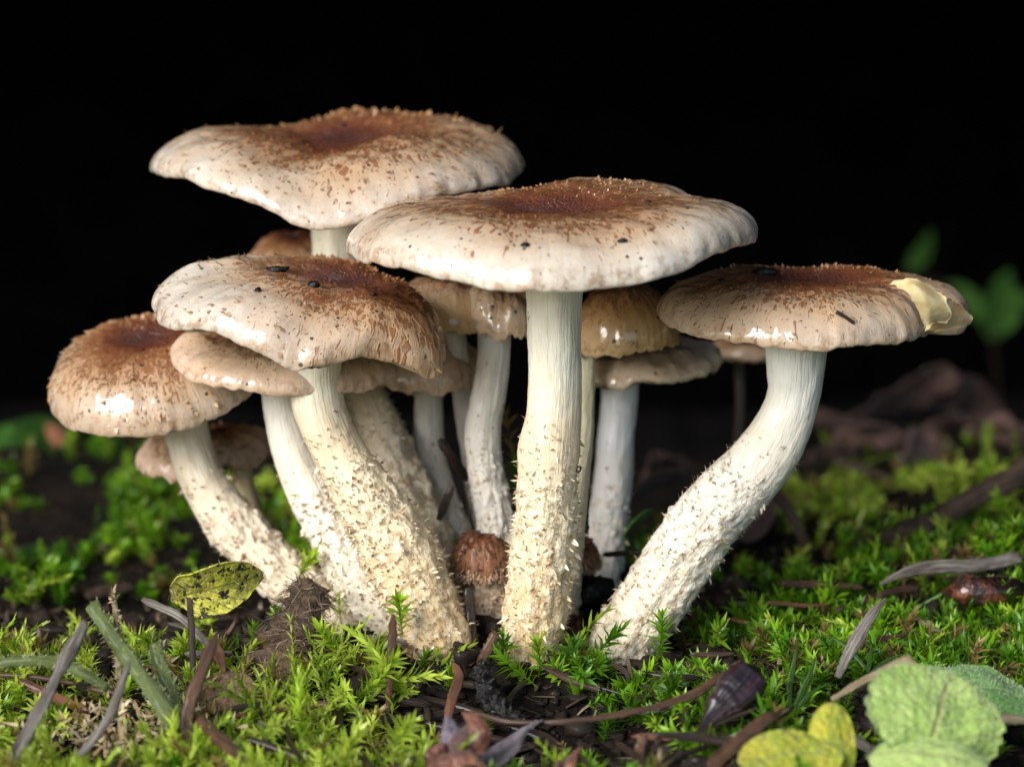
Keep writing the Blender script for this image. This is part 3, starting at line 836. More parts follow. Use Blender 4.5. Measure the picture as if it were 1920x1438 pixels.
# M8a amber cap between
mushroom('mushroom with a small glossy amber cap wedged below the wide flat cap',
         Cap((845, 600, 2.6), 1.15, 0.85, n=2.8, front=0, seed=57),
         Stem([(850, 610, 2.6, 40), (862, 700, 2.8, 38), (872, 770, 3.2, 40), (890, 880, 3.5, 44), (905, 1000, 3.6, 46), (915, 1110, 3.6, 46)], ring=0.5, seed=58),
         cap_material('cap_amber', 0.08, 36.0, pale=(0.66, 0.44, 0.22)),
         stem_material('stem_amber', (0.60, 0.58, 0.56), (0.56, 0.50, 0.44), (0.52, 0.44, 0.34), ring=0.55, seed=16.0, stain=0.6),
         dict(scales=120, slen=0.06, na=150, nr=50, ng=60), dict(tufts=120, big=8, blen=0.09, na=40))

# M8 thin white stem left of the centre
mushroom('mushroom with a small puckered tan cap and a slender white scaly stem',
         Cap((945, 612, 1.9), 0.72, 0.85, n=2.8, front=0, keys=[(0, 1.0, -0.1), (90, 1, 0), (180, 1.02, 0.1), (225, 1.0, 0.02), (270, 1, -0.02), (320, 1, -0.10)], seed=61, rough=1.8),
         Stem([(926, 615, 1.9, 64), (926, 660, 1.9, 62), (918, 730, 1.9, 66), (906, 800, 1.9, 68), (908, 870, 1.8, 68), (922, 950, 1.6, 68), (935, 1040, 1.4, 66), (945, 1130, 1.2, 64), (950, 1210, 1.1, 60)], ring=0.62, seed=63),
         cap_material('cap_puckered', 0.12, 41.0, pale=(0.72, 0.54, 0.36)),
         stem_material('stem_puckered', (0.76, 0.75, 0.72), (0.74, 0.70, 0.64), (0.66, 0.58, 0.46), ring=0.66, seed=18.0, stain=0.6),
         dict(scales=150, slen=0.07, na=150, nr=50, ng=60), dict(tufts=420, big=40, blen=0.12, na=56, tint=(0.70, 0.62, 0.52), tip=(0.36, 0.24, 0.14)))

# M9 right behind the centre stem
mushroom('mushroom with a slimy glistening amber cap close behind the straight stem',
         Cap((1170, 638, 2.2), 1.08, 1.15, n=2.4, front=2, keys=[(0, 1.0, 0.06), (90, 1, 0.0), (180, 1, -0.1), (230, 1.0, -0.08), (270, 1, 0.0), (315, 1, 0.05)], seed=71, rough=1.4),
         Stem([(1098, 640, 2.2, 34), (1098, 720, 2.0, 33), (1096, 800, 1.4, 34), (1088, 870, 0.9, 40), (1075, 960, 0.6, 50), (1062, 1060, 0.5, 54), (1050, 1160, 0.4, 54), (1045, 1230, 0.3, 50)], ring=0.4, seed=73),
         cap_material('cap_slimy', 0.14, 47.0, pale=(0.72, 0.50, 0.25), tan=(0.52, 0.27, 0.09), wet=1.0),
         stem_material('stem_slimy', (0.72, 0.66, 0.46), (0.70, 0.62, 0.40), (0.62, 0.50, 0.30), ring=0.45, seed=20.0, stain=0.5),
         dict(scales=260, slen=0.06, na=180, nr=60, ng=70), dict(tufts=200, big=15, blen=0.11, na=48))

# M10 lower right back
mushroom('mushroom with a low speckled tan cap and smooth white stem, behind the straight stem',
         Cap((1195, 690, 4.0), 1.72, 0.50, n=3.0, front=0, roll=-4, keys=[(0, 1.0, 0.12), (90, 1, 0), (180, 1.0, -0.05), (230, 1.0, -0.04), (270, 1.0, 0.0), (315, 1.0, 0.06)], seed=81, rough=1.5),
         Stem([(1162, 695, 4.0, 70), (1162, 750, 4.0, 68), (1156, 820, 3.9, 70), (1148, 900, 3.8, 72), (1138, 980, 3.6, 76), (1128, 1060, 3.4, 74), (1122, 1130, 3.3, 70)], ring=0.50, seed=83),
         cap_material('cap_speckled', 0.04, 53.0, pale=(0.70, 0.54, 0.38)),
         stem_material('stem_speckled', (0.72, 0.72, 0.74), (0.66, 0.64, 0.62), (0.58, 0.53, 0.45), ring=0.52, seed=22.0, stain=0.6),
         dict(scales=300, slen=0.06, na=200, nr=60), dict(tufts=240, big=18, blen=0.12, na=56, tint=(0.64, 0.58, 0.50), tip=(0.4, 0.28, 0.18)))

# M11 back left, dark
mushroom('mushroom with a dull reddish brown cap peeping out behind the tall pale stem',
         Cap((560, 520, 8.0), 1.15, 1.0, n=2.2, front=4, seed=91),
         Stem([(575, 530, 8.0, 50), (590, 650, 7.6, 50), (620, 800, 6.8, 50), (660, 950, 5.6, 52), (700, 1070, 4.6, 54), (710, 1120, 4.4, 54)], ring=0.5, seed=93),
         cap_material('cap_dull', 0.28, 59.0, pale=(0.45, 0.26, 0.15)),
         stem_material('stem_dull', (0.5, 0.42, 0.32), (0.5, 0.40, 0.30), (0.45, 0.34, 0.22), ring=0.5, seed=24.0),
         dict(scales=250, slen=0.08, na=130, nr=44, ng=60), dict(tufts=100, big=0, na=40))

# M12 below M5
mushroom('mushroom with a low dirty pink cap mostly hidden below the outward tilted cap',
         Cap((385, 860, 4.6), 1.42, 0.62, n=3.0, front=0, roll=-3, keys=[(0, 1.0, 0.16), (45, 1, 0), (135, 1, 0), (180, 1.0, 0.0), (230, 1.0, -0.05), (265, 1.0, -0.04), (290, 1.0, 0.12), (320, 1.0, 0.02)], seed=95, rough=1.8),
         Stem([(452, 860, 4.6, 42), (458, 910, 4.5, 42), (474, 970, 4.2, 44), (500, 1030, 3.8, 46), (530, 1090, 3.2, 48), (560, 1150, 2.6, 48)], ring=0.4, seed=97),
         cap_material('cap_dirty', 0.16, 63.0, pale=(0.56, 0.42, 0.33), wet=0.4),
         stem_material('stem_dirty', (0.66, 0.55, 0.34), (0.62, 0.50, 0.32), (0.55, 0.42, 0.25), ring=0.5, seed=26.0),
         dict(scales=350, slen=0.10, na=180, nr=50), dict(tufts=140, big=8, blen=0.1, na=48))

# far right small cap seen as a soft blur
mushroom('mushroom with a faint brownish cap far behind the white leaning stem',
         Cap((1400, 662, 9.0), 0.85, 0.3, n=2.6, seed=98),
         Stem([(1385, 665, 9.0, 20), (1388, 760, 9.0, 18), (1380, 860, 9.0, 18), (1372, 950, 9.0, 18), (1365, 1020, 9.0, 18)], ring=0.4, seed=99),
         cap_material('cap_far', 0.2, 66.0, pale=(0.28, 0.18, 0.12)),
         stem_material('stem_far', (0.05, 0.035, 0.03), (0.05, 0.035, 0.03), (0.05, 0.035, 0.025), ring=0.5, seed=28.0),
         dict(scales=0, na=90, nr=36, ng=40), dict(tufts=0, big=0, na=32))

# buttons
BTN = cap_material('cap_button', 0.95, 71.0, pale=(0.45, 0.27, 0.16), wet=0.25, core=0.25)


def button(label, cpx, y, R, H, stem_pts, seed, smat, fur=900):
    c = Cap((cpx[0], cpx[1], y), R, H, n=2.3, front=2, seed=seed, rough=1.3, dent=-0.05, dsig=0.3, lip=0.08)
    s = Stem(stem_pts, ring=0.95, seed=seed + 1, shag=1.5, n=60)
    th_ = mushroom(label, c, s, BTN, smat, dict(scales=900, slen=0.06, smin=0.02, srim=1.0, na=150, nr=50, ng=50, scol=((0.10, 0.04, 0.02), (0.045, 0.015, 0.01))),
                   dict(tufts=380, big=20, blen=0.13, na=56, tint=(0.46, 0.32, 0.20), tip=(0.30, 0.18, 0.10)))
    # woolly fringe under the margin
    r = np.random.default_rng(seed)
    n = fur; ts = r.uniform(0, 2 * math.pi, n); qs = r.uniform(0.985, 1.15, n)
    p0 = c.top(qs, ts); out = unit(p0 - c.c)
    d = out * 0.7 + np.array([0, 0, -0.75]) + 0.3 * r.normal(size=out.shape)
    V, q, t, al, idx = tongues(p0, d, np.tile([0, 0, 1.0], (n, 1)), 0.12 * r.uniform(.6, 1.3, n), 0.035, r.uniform(-.5, .8, n))
    c0 = lerp(np.array([0.22, 0.11, 0.06]), np.array([0.55, 0.38, 0.25]), r.random((n, 1)))
    part(th_, 'woolly_fringe', V, [q, t], MAT_SCALE, {'col': c0[idx]}, kind='stuff', smooth=False)
    return th_


SB = stem_material('stem_button', (0.50, 0.36, 0.24), (0.56, 0.40, 0.26), (0.60, 0.42, 0.22), ring=0.97, seed=31.0, stain=0.6)
button('young button mushroom with dark red-brown scaly cap and woolly edge', (904, 1062, 0.5), 0.5, 0.62, 0.66,
       [(905, 1050, 0.5, 78), (915, 1090, 0.5, 84), (922, 1140, 0.5, 82), (922, 1190, 0.4, 78), (920, 1260, 0.3, 72)], 111, SB)
button('small shaggy brown button mushroom half hidden close behind the straight stem', (1072, 1050, 1.3), 1.3, 0.54, 0.50,
       [(1068, 1045, 1.3, 62), (1066, 1080, 1.3, 60), (1060, 1120, 1.2, 58), (1052, 1180, 1.0, 56)], 121, SB)
button('tiny dark button mushroom at the foot of the straight stem', (1074, 1190, -0.1), -0.1, 0.24, 0.36,
       [(1076, 1180, -0.1, 36), (1078, 1220, -0.1, 38), (1080, 1270, -0.2, 36)], 131, SB, fur=400)

# torn flap on the cap of M4: a curled pale sheet of flesh and the folded lobe beyond it
mf, ntf, bf = material('torn_flesh')
setp(ntf, bf, color=ntf.mix(ntf.ss(ntf.noise(ntf.cm(), 3.0, 4), 0.4, 0.65), (0.56, 0.44, 0.24), (0.50, 0.33, 0.13)), rough=0.85, spec=0.15,
     normal=ntf.bump(ntf.noise(ntf.vscale(ntf.cm(), 1, 3, 3), 5.0, 3), 0.0003, 0.4), sss=0.4, sss_scale=0.002)


def sheet(rows, nu=16, nv=14, thick=0.025):
    """surface through rows of points, with thickness"""
    rr = [catmull(np.array([P(*p) for p in r]), nv) for r in rows]
    A = np.stack(rr, 0)
    S = np.stack([catmull(A[:, j], nu) for j in range(nv)], 1)
    S = S + 0.035 * fbm(S * 3.0, 5, 2)[..., None] * np.array([0, -1, 0.5])
    for sl_ in ((0, slice(None)), (-1, slice(None)), (slice(None), 0), (slice(None), -1)):
        S[sl_] = S[sl_] + 0.05 * np.stack([vnoise(S[sl_] * 9.0, q_) for q_ in (1, 2, 3)], -1)
    du = np.gradient(S, axis=0); dv = np.gradient(S, axis=1); n = unit(np.cross(du, dv))
    V = np.vstack([(S + n * thick / 2).reshape(-1, 3), (S - n * thick / 2).reshape(-1, 3)])
    f = grid_faces(nu, nv); N = nu * nv
    ids = np.arange(N).reshape(nu, nv)
    bd = np.concatenate([ids[0, :], ids[1:, -1], ids[-1, -2::-1], ids[-2:0:-1, 0]]); b2 = np.roll(bd, -1)
    side = np.stack([bd, bd + N, b2 + N, b2], -1)
    return V, [f[:, ::-1], f + N, side]


V, f = sheet([[(1672, 530, -1.3), (1700, 524, -1.35), (1730, 530, -1.3), (1760, 548, -1.2)],
              [(1700, 548, -1.55), (1722, 545, -1.65), (1745, 558, -1.6), (1778, 575, -1.4)],
              [(1722, 580, -1.5), (1738, 578, -1.6), (1752, 585, -1.5), (1785, 592, -1.3)],
              [(1734, 615, -1.3), (1742, 612, -1.35), (1752, 606, -1.3), (1770, 604, -1.2)]])
part(MT, 'torn_flap', V, f, mf)
V, f = sheet([[(1740, 585, -1.2), (1770, 560, -1.0), (1800, 572, -0.6), (1818, 590, -0.3)],
              [(1732, 600, -1.15), (1762, 592, -1.05), (1798, 592, -0.7), (1824, 600, -0.35)],
              [(1728, 622, -1.0), (1755, 622, -1.0), (1792, 615, -0.7), (1815, 610, -0.4)]], thick=0.03)
part(MT, 'torn_lobe', V, f, mf)

# ------------------------------------------------------------------ moss
MOSS = [  # x, y, rx, ry, weight, kind(0 feathery bright, 1 starry dark)
    (-8.0, -4.5, 4.2, 3.2, 1.5, 0), (-9.5, -2.0, 2.5, 1.6, 1.0, 0), (-4.8, -5.8, 2.2, 2.2, 0.8, 0), (-2.6, -2.0, 1.5, 1.2, 0.7, 0), (-5.5, -1.2, 1.5, 1.0, 0.6, 1),
    (1.2, -2.3, 2.4, 0.9, 1.1, 1), (3.0, -3.6, 1.6, 1.2, 0.9, 1), (6.5, -1.0, 3.5, 3.6, 1.2, 1), (5.0, 3.5, 2.0, 1.8, 0.7, 1), (9.5, -1.0, 2.5, 5.0, 1.0, 1), (9.0, 5.0, 2.0, 3.0, 0.8, 1),
    (3.2, -6.5, 2.0, 2.0, 1.0, 1), (0.9, -7.3, 0.9, 0.7, 0.5, 0), (-2.4, -7.2, 1.2, 1.1, 0.6, 0), (9.3, 13.0, 3.4, 5.0, 1.1, 0), (6.5, 12.0, 2.0, 3.0, 0.5, 0),
    (-6.5, 10.0, 2.6, 2.2, 0.9, 1), (-10.5, 13.0, 3.0, 4.0, 1.0, 1), (-4.5, 14.0, 2.2, 2.5, 0.7, 0), (-9.5, 7.0, 2.2, 1.5, 0.6, 1), (3.0, 9.0, 1.5, 1.5, 0.4, 1), (11, 6, 3, 6, 0.8, 1), (6, -6.5, 4, 2.5, 0.9, 1),  # left-back clumps take the dark kind to stand in for background shade
]
BARE = [(0.6, -5.4, 2.4, 1.9), (-1.0, -3.6, 1.3, 0.9), (-0.2, 2.0, 3.5, 3.0), (3.0, 3.0, 1.4, 3.0), (8.2, 3.2, 1.2, 1.0), (-4.2, -1.6, 1.1, 1.2), (-5.4, -4.6, 0.7, 0.6), (4.1, -4.6, 0.7, 0.8), (8.0, -6.6, 2.2, 1.8), (5.2, 11.0, 1.6, 5.0)]


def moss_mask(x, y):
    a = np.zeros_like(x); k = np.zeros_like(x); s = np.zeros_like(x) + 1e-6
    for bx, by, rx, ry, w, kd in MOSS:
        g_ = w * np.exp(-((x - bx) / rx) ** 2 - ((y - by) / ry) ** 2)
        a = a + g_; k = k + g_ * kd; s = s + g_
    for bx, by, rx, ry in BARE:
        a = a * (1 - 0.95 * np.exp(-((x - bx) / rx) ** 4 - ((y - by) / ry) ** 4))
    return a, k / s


def shoot_leaves(base, up, length, kind, g, nleaf, lleaf):
    """many shoots at once -> leaf tongues + stems. base (n,3), up (n,3)"""
    n = len(base)
    bend = unit(g.normal(size=(n, 3)) * np.array([1, 1, 0.2]))
    lv = np.repeat(np.linspace(0.12, 1.0, nleaf)[None], n, 0) + g.uniform(-0.02, 0.02, (n, nleaf))
    bamt = (g.uniform(0.1, 0.7, n) * np.where(kind > 0.5, 0.6, 1.3))[:, None]

    def at(t):
        return base[:, None] + up[:, None] * (t * length[:, None])[..., None] + bend[:, None] * (bamt * t ** 2 * length[:, None])[..., None]
    pos = at(lv); ax = unit(at(lv + 0.05) - pos)
    ref = unit(np.cross(ax, np.array([0.31, 0.77, 0.55])));  ref2 = np.cross(ax, ref)
    phi = (np.arange(nleaf) * 2.39996)[None] + g.uniform(0, 6.28, n)[:, None] + g.normal(size=(n, nleaf)) * 0.2
    rad = ref * np.cos(phi)[..., None] + ref2 * np.sin(phi)[..., None]
    kk = kind[:, None]
    spread = np.where(kk > 0.5, 0.95, 0.80) * (1.15 - 0.75 * np.clip(lv, 0, 1) ** 3) + 0.15 * g.normal(size=(n, nleaf))
    d = ax * np.cos(spread)[..., None] + rad * np.sin(spread)[..., None]
    L = lleaf[:, None] * g.uniform(0.7, 1.2, (n, nleaf)) * (0.55 + 0.6 * np.sin(np.clip(lv, 0, 1) * 2.6)) ; W = L * np.where(kk > 0.5, 0.25, 0.24)
    nr = ax * np.sin(spread)[..., None] - rad * np.cos(spread)[..., None]
    f3 = lambda a: a.reshape(-1, 3)
    V, q, t, al, idx = tongues(f3(pos), f3(d), f3(nr), L.ravel(), W.ravel(), (g.uniform(-0.7, 0.35, (n, nleaf))).ravel(), rows=(0, .42), width=(0.45, 1.0), cup=0.35)
    # stems: three sided tubes
    ts = np.linspace(0, 1, 4)[None].repeat(n, 0); c = at(ts)
    axs = unit(np.gradient(c, axis=1)); r1 = unit(np.cross(axs, np.array([0.3, 0.7, 0.5]))); r2 = np.cross(axs, r1)
    ring = []
    for k in range(3):
        a_ = k * 2.094
        ring.append(c + (r1 * math.cos(a_) + r2 * math.sin(a_)) * 0.016)
    S = np.stack(ring, 2).reshape(n, 12, 3)
    o = (np.arange(n) * 12)[:, None, None]
    fq = grid_faces(4, 3, True)[None] + o
    return V, q, t, al, idx // nleaf, S.reshape(-1, 3), fq.reshape(-1, 4)


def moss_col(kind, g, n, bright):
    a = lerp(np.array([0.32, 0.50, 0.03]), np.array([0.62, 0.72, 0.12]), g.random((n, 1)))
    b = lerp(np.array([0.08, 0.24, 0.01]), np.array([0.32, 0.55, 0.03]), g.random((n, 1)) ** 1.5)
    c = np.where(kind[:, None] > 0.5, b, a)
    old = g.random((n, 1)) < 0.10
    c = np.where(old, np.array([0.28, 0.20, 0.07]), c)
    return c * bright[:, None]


def moss_mesh(base, up, length, kind, g, nleaf, lleaf, bright):
    V, q, t, al, sid, S, fq = shoot_leaves(base, up, length, kind, g, nleaf, lleaf)
    n = len(base); c = moss_col(kind, g, n, bright)
    col = c[sid] * (0.8 + 0.35 * al[:, None]); cs = np.repeat(c * 0.6, 12, 0)
    return np.vstack([V, S]), [q, t, fq + len(V)], {'col': np.vstack([col, cs])}


g = np.random.default_rng(77)
N = 30000
mx_, my_ = g.uniform(-13, 13.5, N), g.uniform(-9.2, 22, N)
a_, k_ = moss_mask(mx_, my_)
clump = np.clip(0.55 + 1.5 * fbm(vec3(mx_ * 0.9, my_ * 0.9), 61, 3), 0.0, 1.7)
keep = g.random(N) < a_ * 0.42 * clump * np.where(my_ > 8, 0.55, 1.0) * np.where(np.abs(mx_) > 10.5 + 0.1 * my_, 0.4, 1)
mx_, my_, k_ = mx_[keep], my_[keep], k_[keep]
n = len(mx_)
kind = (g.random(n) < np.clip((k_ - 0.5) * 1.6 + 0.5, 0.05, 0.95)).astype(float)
base = vec3(mx_, my_, hgt(mx_, my_) - 0.08)
up = unit(np.where(kind[:, None] > 0.5, g.normal(size=(n, 3)) * 0.28, g.normal(size=(n, 3)) * 0.65) + np.array([0, -0.12, 1.0]))
up[:, 2] = np.abs(up[:, 2]) + 0.15; up = unit(up)
hv = 0.75 + 0.5 * fbm(vec3(mx_ * 0.5, my_ * 0.5), 71, 2)
length = np.where(kind > 0.5, g.uniform(0.2, 0.95, n), g.uniform(0.35, 1.2, n)) * np.clip(hv, 0.35, 1.3)
lleaf = np.where(kind > 0.5, g.uniform(0.14, 0.36, n), g.uniform(0.16, 0.34, n))
print('moss shoots', n)
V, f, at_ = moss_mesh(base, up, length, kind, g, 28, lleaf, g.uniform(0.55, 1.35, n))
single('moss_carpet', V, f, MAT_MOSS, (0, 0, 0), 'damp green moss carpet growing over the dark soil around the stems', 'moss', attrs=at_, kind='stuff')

# single shoots that stand out
SHOOTS = [  # px, py of base, y, tip px, tip py, tip y, kind, leaves, label
    (690, 1275, -2.6, 560, 1160, -2.4, 0, 70, 'long bright moss shoot arching in front of the brown soil clod'),
    (725, 1330, -3.6, 800, 1180, -3.0, 0, 70, 'yellow-green moss shoot leaning against the foot of the curved stem'),
    (690, 1310, -3.4, 770, 1215, -3.2, 0, 60, 'bushy yellow-green moss shoot beside an upright needle'),
    (755, 1190, -1.6, 742, 1105, -1.6, 0, 34, 'thin upright moss shoot in front of the curved stem'),
    (640, 1330, -3.6, 760, 1255, -3.4, 0, 60, 'drooping yellow-green moss shoot with spread pointed leaves'),
    (735, 1420, -6.2, 742, 1345, -6.3, 0, 46, 'pale curly moss shoot in front of the fallen bud scales'),
    (640, 1440, -6.6, 655, 1375, -6.6, 0, 46, 'pale curly moss shoot beside the rusty curved needle'),
    (560, 1400, -5.6, 572, 1290, -5.6, 0, 60, 'tall pale moss shoot with drooping leaf tips'),
    (560, 1090, 0.6, 566, 1040, 0.6, 0, 26, 'short moss shoot on top of the brown soil clod'),
    (1010, 1290, -2.6, 925, 1222, -2.4, 1, 60, 'dark green moss shoot at the foot of the straight stem'),
    (1090, 1330, -3.2, 1190, 1275, -3.2, 1, 70, 'broad leaved moss shoot spreading before the straight stem'),
    (1230, 1250, -1.6, 1256, 1150, -1.6, 1, 50, 'moss shoot climbing the foot of the white leaning stem'),
    (1085, 1280, -1.8, 1145, 1160, -1.6, 1, 60, 'olive moss shoot between the straight and the white leaning stem'),
    (640, 1170, 0.2, 620, 1085, 0.3, 0, 30, 'thin mossy sprig beside the soil clod and scaly stem'),
    (1905, 1000, 6.0, 1880, 925, 6.0, 1, 34, 'slim moss sprig standing on the dark rotting stick'),
    (955, 830, 4.2, 965, 730, 4.4, 1, 34, 'dark moss sprig showing between two stems under the caps'),
    (970, 960, 3.6, 952, 860, 3.6, 1, 34, 'dark moss sprig hanging low between two stems'),
]
for k, (px, py, y, qx, qy, qy2, kd, nl_, lab) in enumerate(SHOOTS):
    g = np.random.default_rng(500 + k)
    b0, b1 = P(px, py, y), P(qx, qy, qy2)
    if k == 15: b0 = P(970, 960, 3.8)
    L = np.linalg.norm(b1 - b0)
    V, f, at_ = moss_mesh(b0[None], unit(b1 - b0)[None], np.array([L * 0.97]), np.array([float(kd)]), g, nl_, np.array([0.34 if kd == 0 else 0.30]), np.array([1.1]))
    nv = nl_ * 7
    th_ = thing('moss_shoot', lab, 'moss', b0, 'single moss shoots')
    part(th_, 'leaflet', V[:nv], [x for x in f[:2]], MAT_MOSS, {'col': at_['col'][:nv]}, kind='stuff')
    part(th_, 'stalk', V[nv:], [f[2] - nv], MAT_MOSS, {'col': at_['col'][nv:]})


# ------------------------------------------------------------------ strands: needles, straws, twigs, stalks
def tube(C, r, na=10, flat=1.0, ref=(0.2, -1, 0.3), lump=0.0, seed=0, groove=0.0):
    T, N_, B_ = frames(C, ref)
    a = np.linspace(0, 2 * math.pi, na, endpoint=False)
    ca, sa = np.cos(a), np.sin(a)
    r = np.broadcast_to(r, (len(C),)).astype(float)
    rm = 1 - groove * np.maximum(ca, 0)[None] ** 6
    if lump: rm = rm * (1 + lump * fbm(vec3(ca[None] * 1.5, sa[None] * 1.5, np.arange(len(C))[:, None] * 0.35), seed, 3))
    V = C[:, None] + (N_[:, None] * (ca * flat)[None, :, None] + B_[:, None] * sa[None, :, None]) * (r[:, None] * rm)[..., None]
    s = np.concatenate([[0], np.cumsum(np.linalg.norm(np.diff(C, axis=0), axis=1))])
    st = vec3(np.broadcast_to(ca * .3, V.shape[:2]), np.broadcast_to(sa * .3, V.shape[:2]), np.broadcast_to(s[:, None], V.shape[:2]))
    n = len(C)
    Vv = np.vstack([V.reshape(-1, 3), C[0], C[-1]]); stv = np.vstack([st.reshape(-1, 3), [[0, 0, 0]], [[0, 0, s[-1]]]])
    j = np.arange(na); j2 = (j + 1) % na
    f = [grid_faces(n, na, True), np.stack([np.full(na, n * na), j2, j], -1), np.stack([np.full(na, n * na + 1), (n - 1) * na + j, (n - 1) * na + j2], -1)]
    return Vv, f, {'st': stv}


def pts3(pts, lift=0.12):
    return np.array([P(*p) if len(p) == 3 else Gd(p[0], p[1], lift) for p in pts])


def strand(name, label, cat, pts, w, mat, group=None, prof=None, flat=0.6, n=44, lift=0.12, lump=0.2, groove=0.25, seed=0, na=10):
    """pts: (px,py) on the ground or (px,py,y); w width in px"""
    q = pts3(pts, lift); C = catmull(q, n)
    C = C + 0.02 * fbm(C * 1.3 + seed, seed, 2)[..., None] * np.array([1, 0.3, 0.6])
    t = np.linspace(0, 1, n)
    p = np.interp(t, *zip(*(prof or [(0, 0.5), (0.08, 0.9), (0.5, 1.0), (0.85, 0.8), (1, 0.12)])))
    r = w * 0.5 * (C[:, 1] - CAM[1]) / (FPX * math.cos(PITCH)) * p
    V, f, at_ = tube(C, r, na, flat, lump=lump, seed=seed + 3, groove=groove)
    return single(name, V, f, mat, C[0], label, cat, group, attrs=at_)


NG = 'fallen conifer needles'
strand('conifer_needle', 'twin brown needle standing upright in front of the yellow leaf stalk', 'needle', [(362, 1415, -6.2), (350, 1350, -6.0), (375, 1265, -5.6), (400, 1205, -5.2), (408, 1185, -5.0)], 26, MAT_NEEDLE, NG, seed=1)
strand('conifer_needle', 'stout upright needle in front of the yellow-green moss, beside the curved stem', 'needle', [(728, 1335, -3.7), (730, 1260, -3.7), (735, 1190, -3.6), (736, 1152, -3.6)], 16, MAT_NEEDLE, NG, prof=[(0, .8), (.5, 1), (.9, .95), (1, .3)], seed=2)
strand('conifer_needle', 'dark curved needle hanging down below the brown soil clod', 'needle', [(590, 1245, -2.4), (612, 1285, -3.2), (632, 1330, -4.0), (638, 1370, -4.6)], 24, MAT_NEEDLE_D, NG, seed=3)
strand('stalk', 'long thin brown stalk bowed across the ground to the dark pointed seed', 'stalk', [(880, 1335, -5.0), (960, 1352, -5.4), (1060, 1353, -5.6), (1180, 1335, -5.6), (1290, 1305, -5.4), (1350, 1270, -5.0), (1388, 1245, -4.6)], 16, MAT_NEEDLE, None, flat=0.9, seed=4, prof=[(0, .6), (.6, .8), (.88, 1.1), (1, .3)])
strand('conifer_needle', 'rusty needle curving round the fallen brown leaf', 'needle', [(438, 1282), (475, 1312), (520, 1330), (560, 1338)], 20, MAT_REDNEEDLE, NG, seed=5, lift=0.45)
strand('conifer_needle', 'broad brown needle lying flat in the moss beside the upright twin needle', 'needle', [(350, 1340, -5.6), (385, 1360, -6.1), (430, 1400, -6.9), (470, 1432, -7.6)], 26, MAT_NEEDLE, NG, seed=6)
strand('conifer_needle', 'short dark upright needle against the slender white stem', 'needle', [(822, 975, 1.0), (832, 950, 1.0), (848, 912, 1.0)], 18, MAT_NEEDLE_D, NG, seed=7, prof=[(0, .5), (.3, 1), (.8, .9), (1, .4)])
strand('conifer_needle', 'dark needle slanting between two slender stems behind', 'needle', [(826, 822, 2.2), (850, 858, 2.2), (872, 888, 2.4), (890, 905, 2.6)], 20, MAT_NEEDLE_D, NG, seed=8)
strand('conifer_needle', 'black upright needle beside the young button mushroom', 'needle', [(878, 1100, -0.7), (882, 1150, -0.8), (884, 1200, -1.0), (888, 1250, -1.2)], 22, MAT_NEEDLE_D, NG, seed=9)
strand('conifer_needle', 'short reddish needle leaning on the straight stem foot', 'needle', [(898, 1245, -2.2), (912, 1218, -2.2), (930, 1185, -2.1)], 22, MAT_NEEDLE, NG, prof=[(0, .7), (.5, 1), (.9, .9), (1, .4)], seed=10)
strand('conifer_needle', 'orange-brown needle standing behind the fallen bud scales', 'needle', [(838, 1350, -4.8), (848, 1310, -4.4), (860, 1270, -3.8), (848, 1240, -3.4)], 22, MAT_REDNEEDLE, NG, seed=11)
strand('conifer_needle', 'folded brown needle pair lying between the dark seed and yellow leaf', 'needle', [(1330, 1438, -8.0), (1380, 1395, -7.6), (1430, 1355, -7.2), (1462, 1335, -6.9)], 34, MAT_NEEDLE, NG, seed=12)
strand('conifer_needle', 'brown needle curving down below the dark pointed seed', 'needle', [(1302, 1310, -3.9), (1288, 1350, -4.8), (1284, 1400, -5.6)], 22, MAT_NEEDLE_D, NG, seed=13)
strand('conifer_needle', 'blunt brown needle sticking out of the starry moss', 'needle', [(1195, 1438, -7.2), (1202, 1400, -6.9), (1210, 1375, -6.8)], 24, MAT_NEEDLE, NG, prof=[(0, 1), (.9, .9), (1, .6)], seed=14)
strand('conifer_needle', 'dark needle lying flat behind the fallen bud scales', 'needle', [(640, 1340), (720, 1352), (800, 1345), (870, 1330)], 22, MAT_NEEDLE_D, NG, seed=15, lift=0.15)
strand('conifer_needle', 'long wet dark needle lying under the black lump', 'needle', [(890, 1345), (960, 1362), (1020, 1385), (1060, 1410)], 24, MAT_NEEDLE_D, NG, seed=16, lift=0.1)
strand('conifer_needle', 'straight dark needle crossing to the white leaning stem from behind', 'needle', [(1130, 1040, 1.6), (1170, 1036, 1.5), (1210, 1035, 1.4)], 11, MAT_NEEDLE_D, NG, seed=17)
strand('conifer_needle', 'dark stub of needle standing behind the straight stem', 'needle', [(1095, 1000, 0.9), (1098, 950, 0.9), (1100, 925, 0.9)], 20, MAT_NEEDLE_D, NG, prof=[(0, 1), (1, .8)], seed=18)
strand('dry_grass_blade', 'grey weathered grass blade slanting up out of the moss', 'grass blade', [(20, 1428, -6.8), (70, 1340, -6.2), (110, 1260, -5.6), (160, 1165, -4.8)], 32, MAT_GREYGRASS, None, seed=19, flat=0.35, prof=[(0, .8), (.3, 1), (.6, .55), (.75, 1), (1, .5)])
strand('dry_grass_blade', 'thin grey grass blade crossing the pale mossy stalk', 'grass blade', [(140, 1425, -6.8), (195, 1360, -6.6), (225, 1290, -6.4), (245, 1235, -6.2)], 18, MAT_GREYGRASS, None, seed=20, flat=0.35)
strand('dry_grass_blade', 'silvery grass blade standing in the dark green moss', 'grass blade', [(1570, 1270, -4.6), (1600, 1210, -4.4), (1630, 1160, -4.2), (1663, 1120, -4.0)], 28, MAT_GREYGRASS, None, seed=21, flat=0.3, prof=[(0, .5), (.4, 1), (.8, .7), (1, .15)])
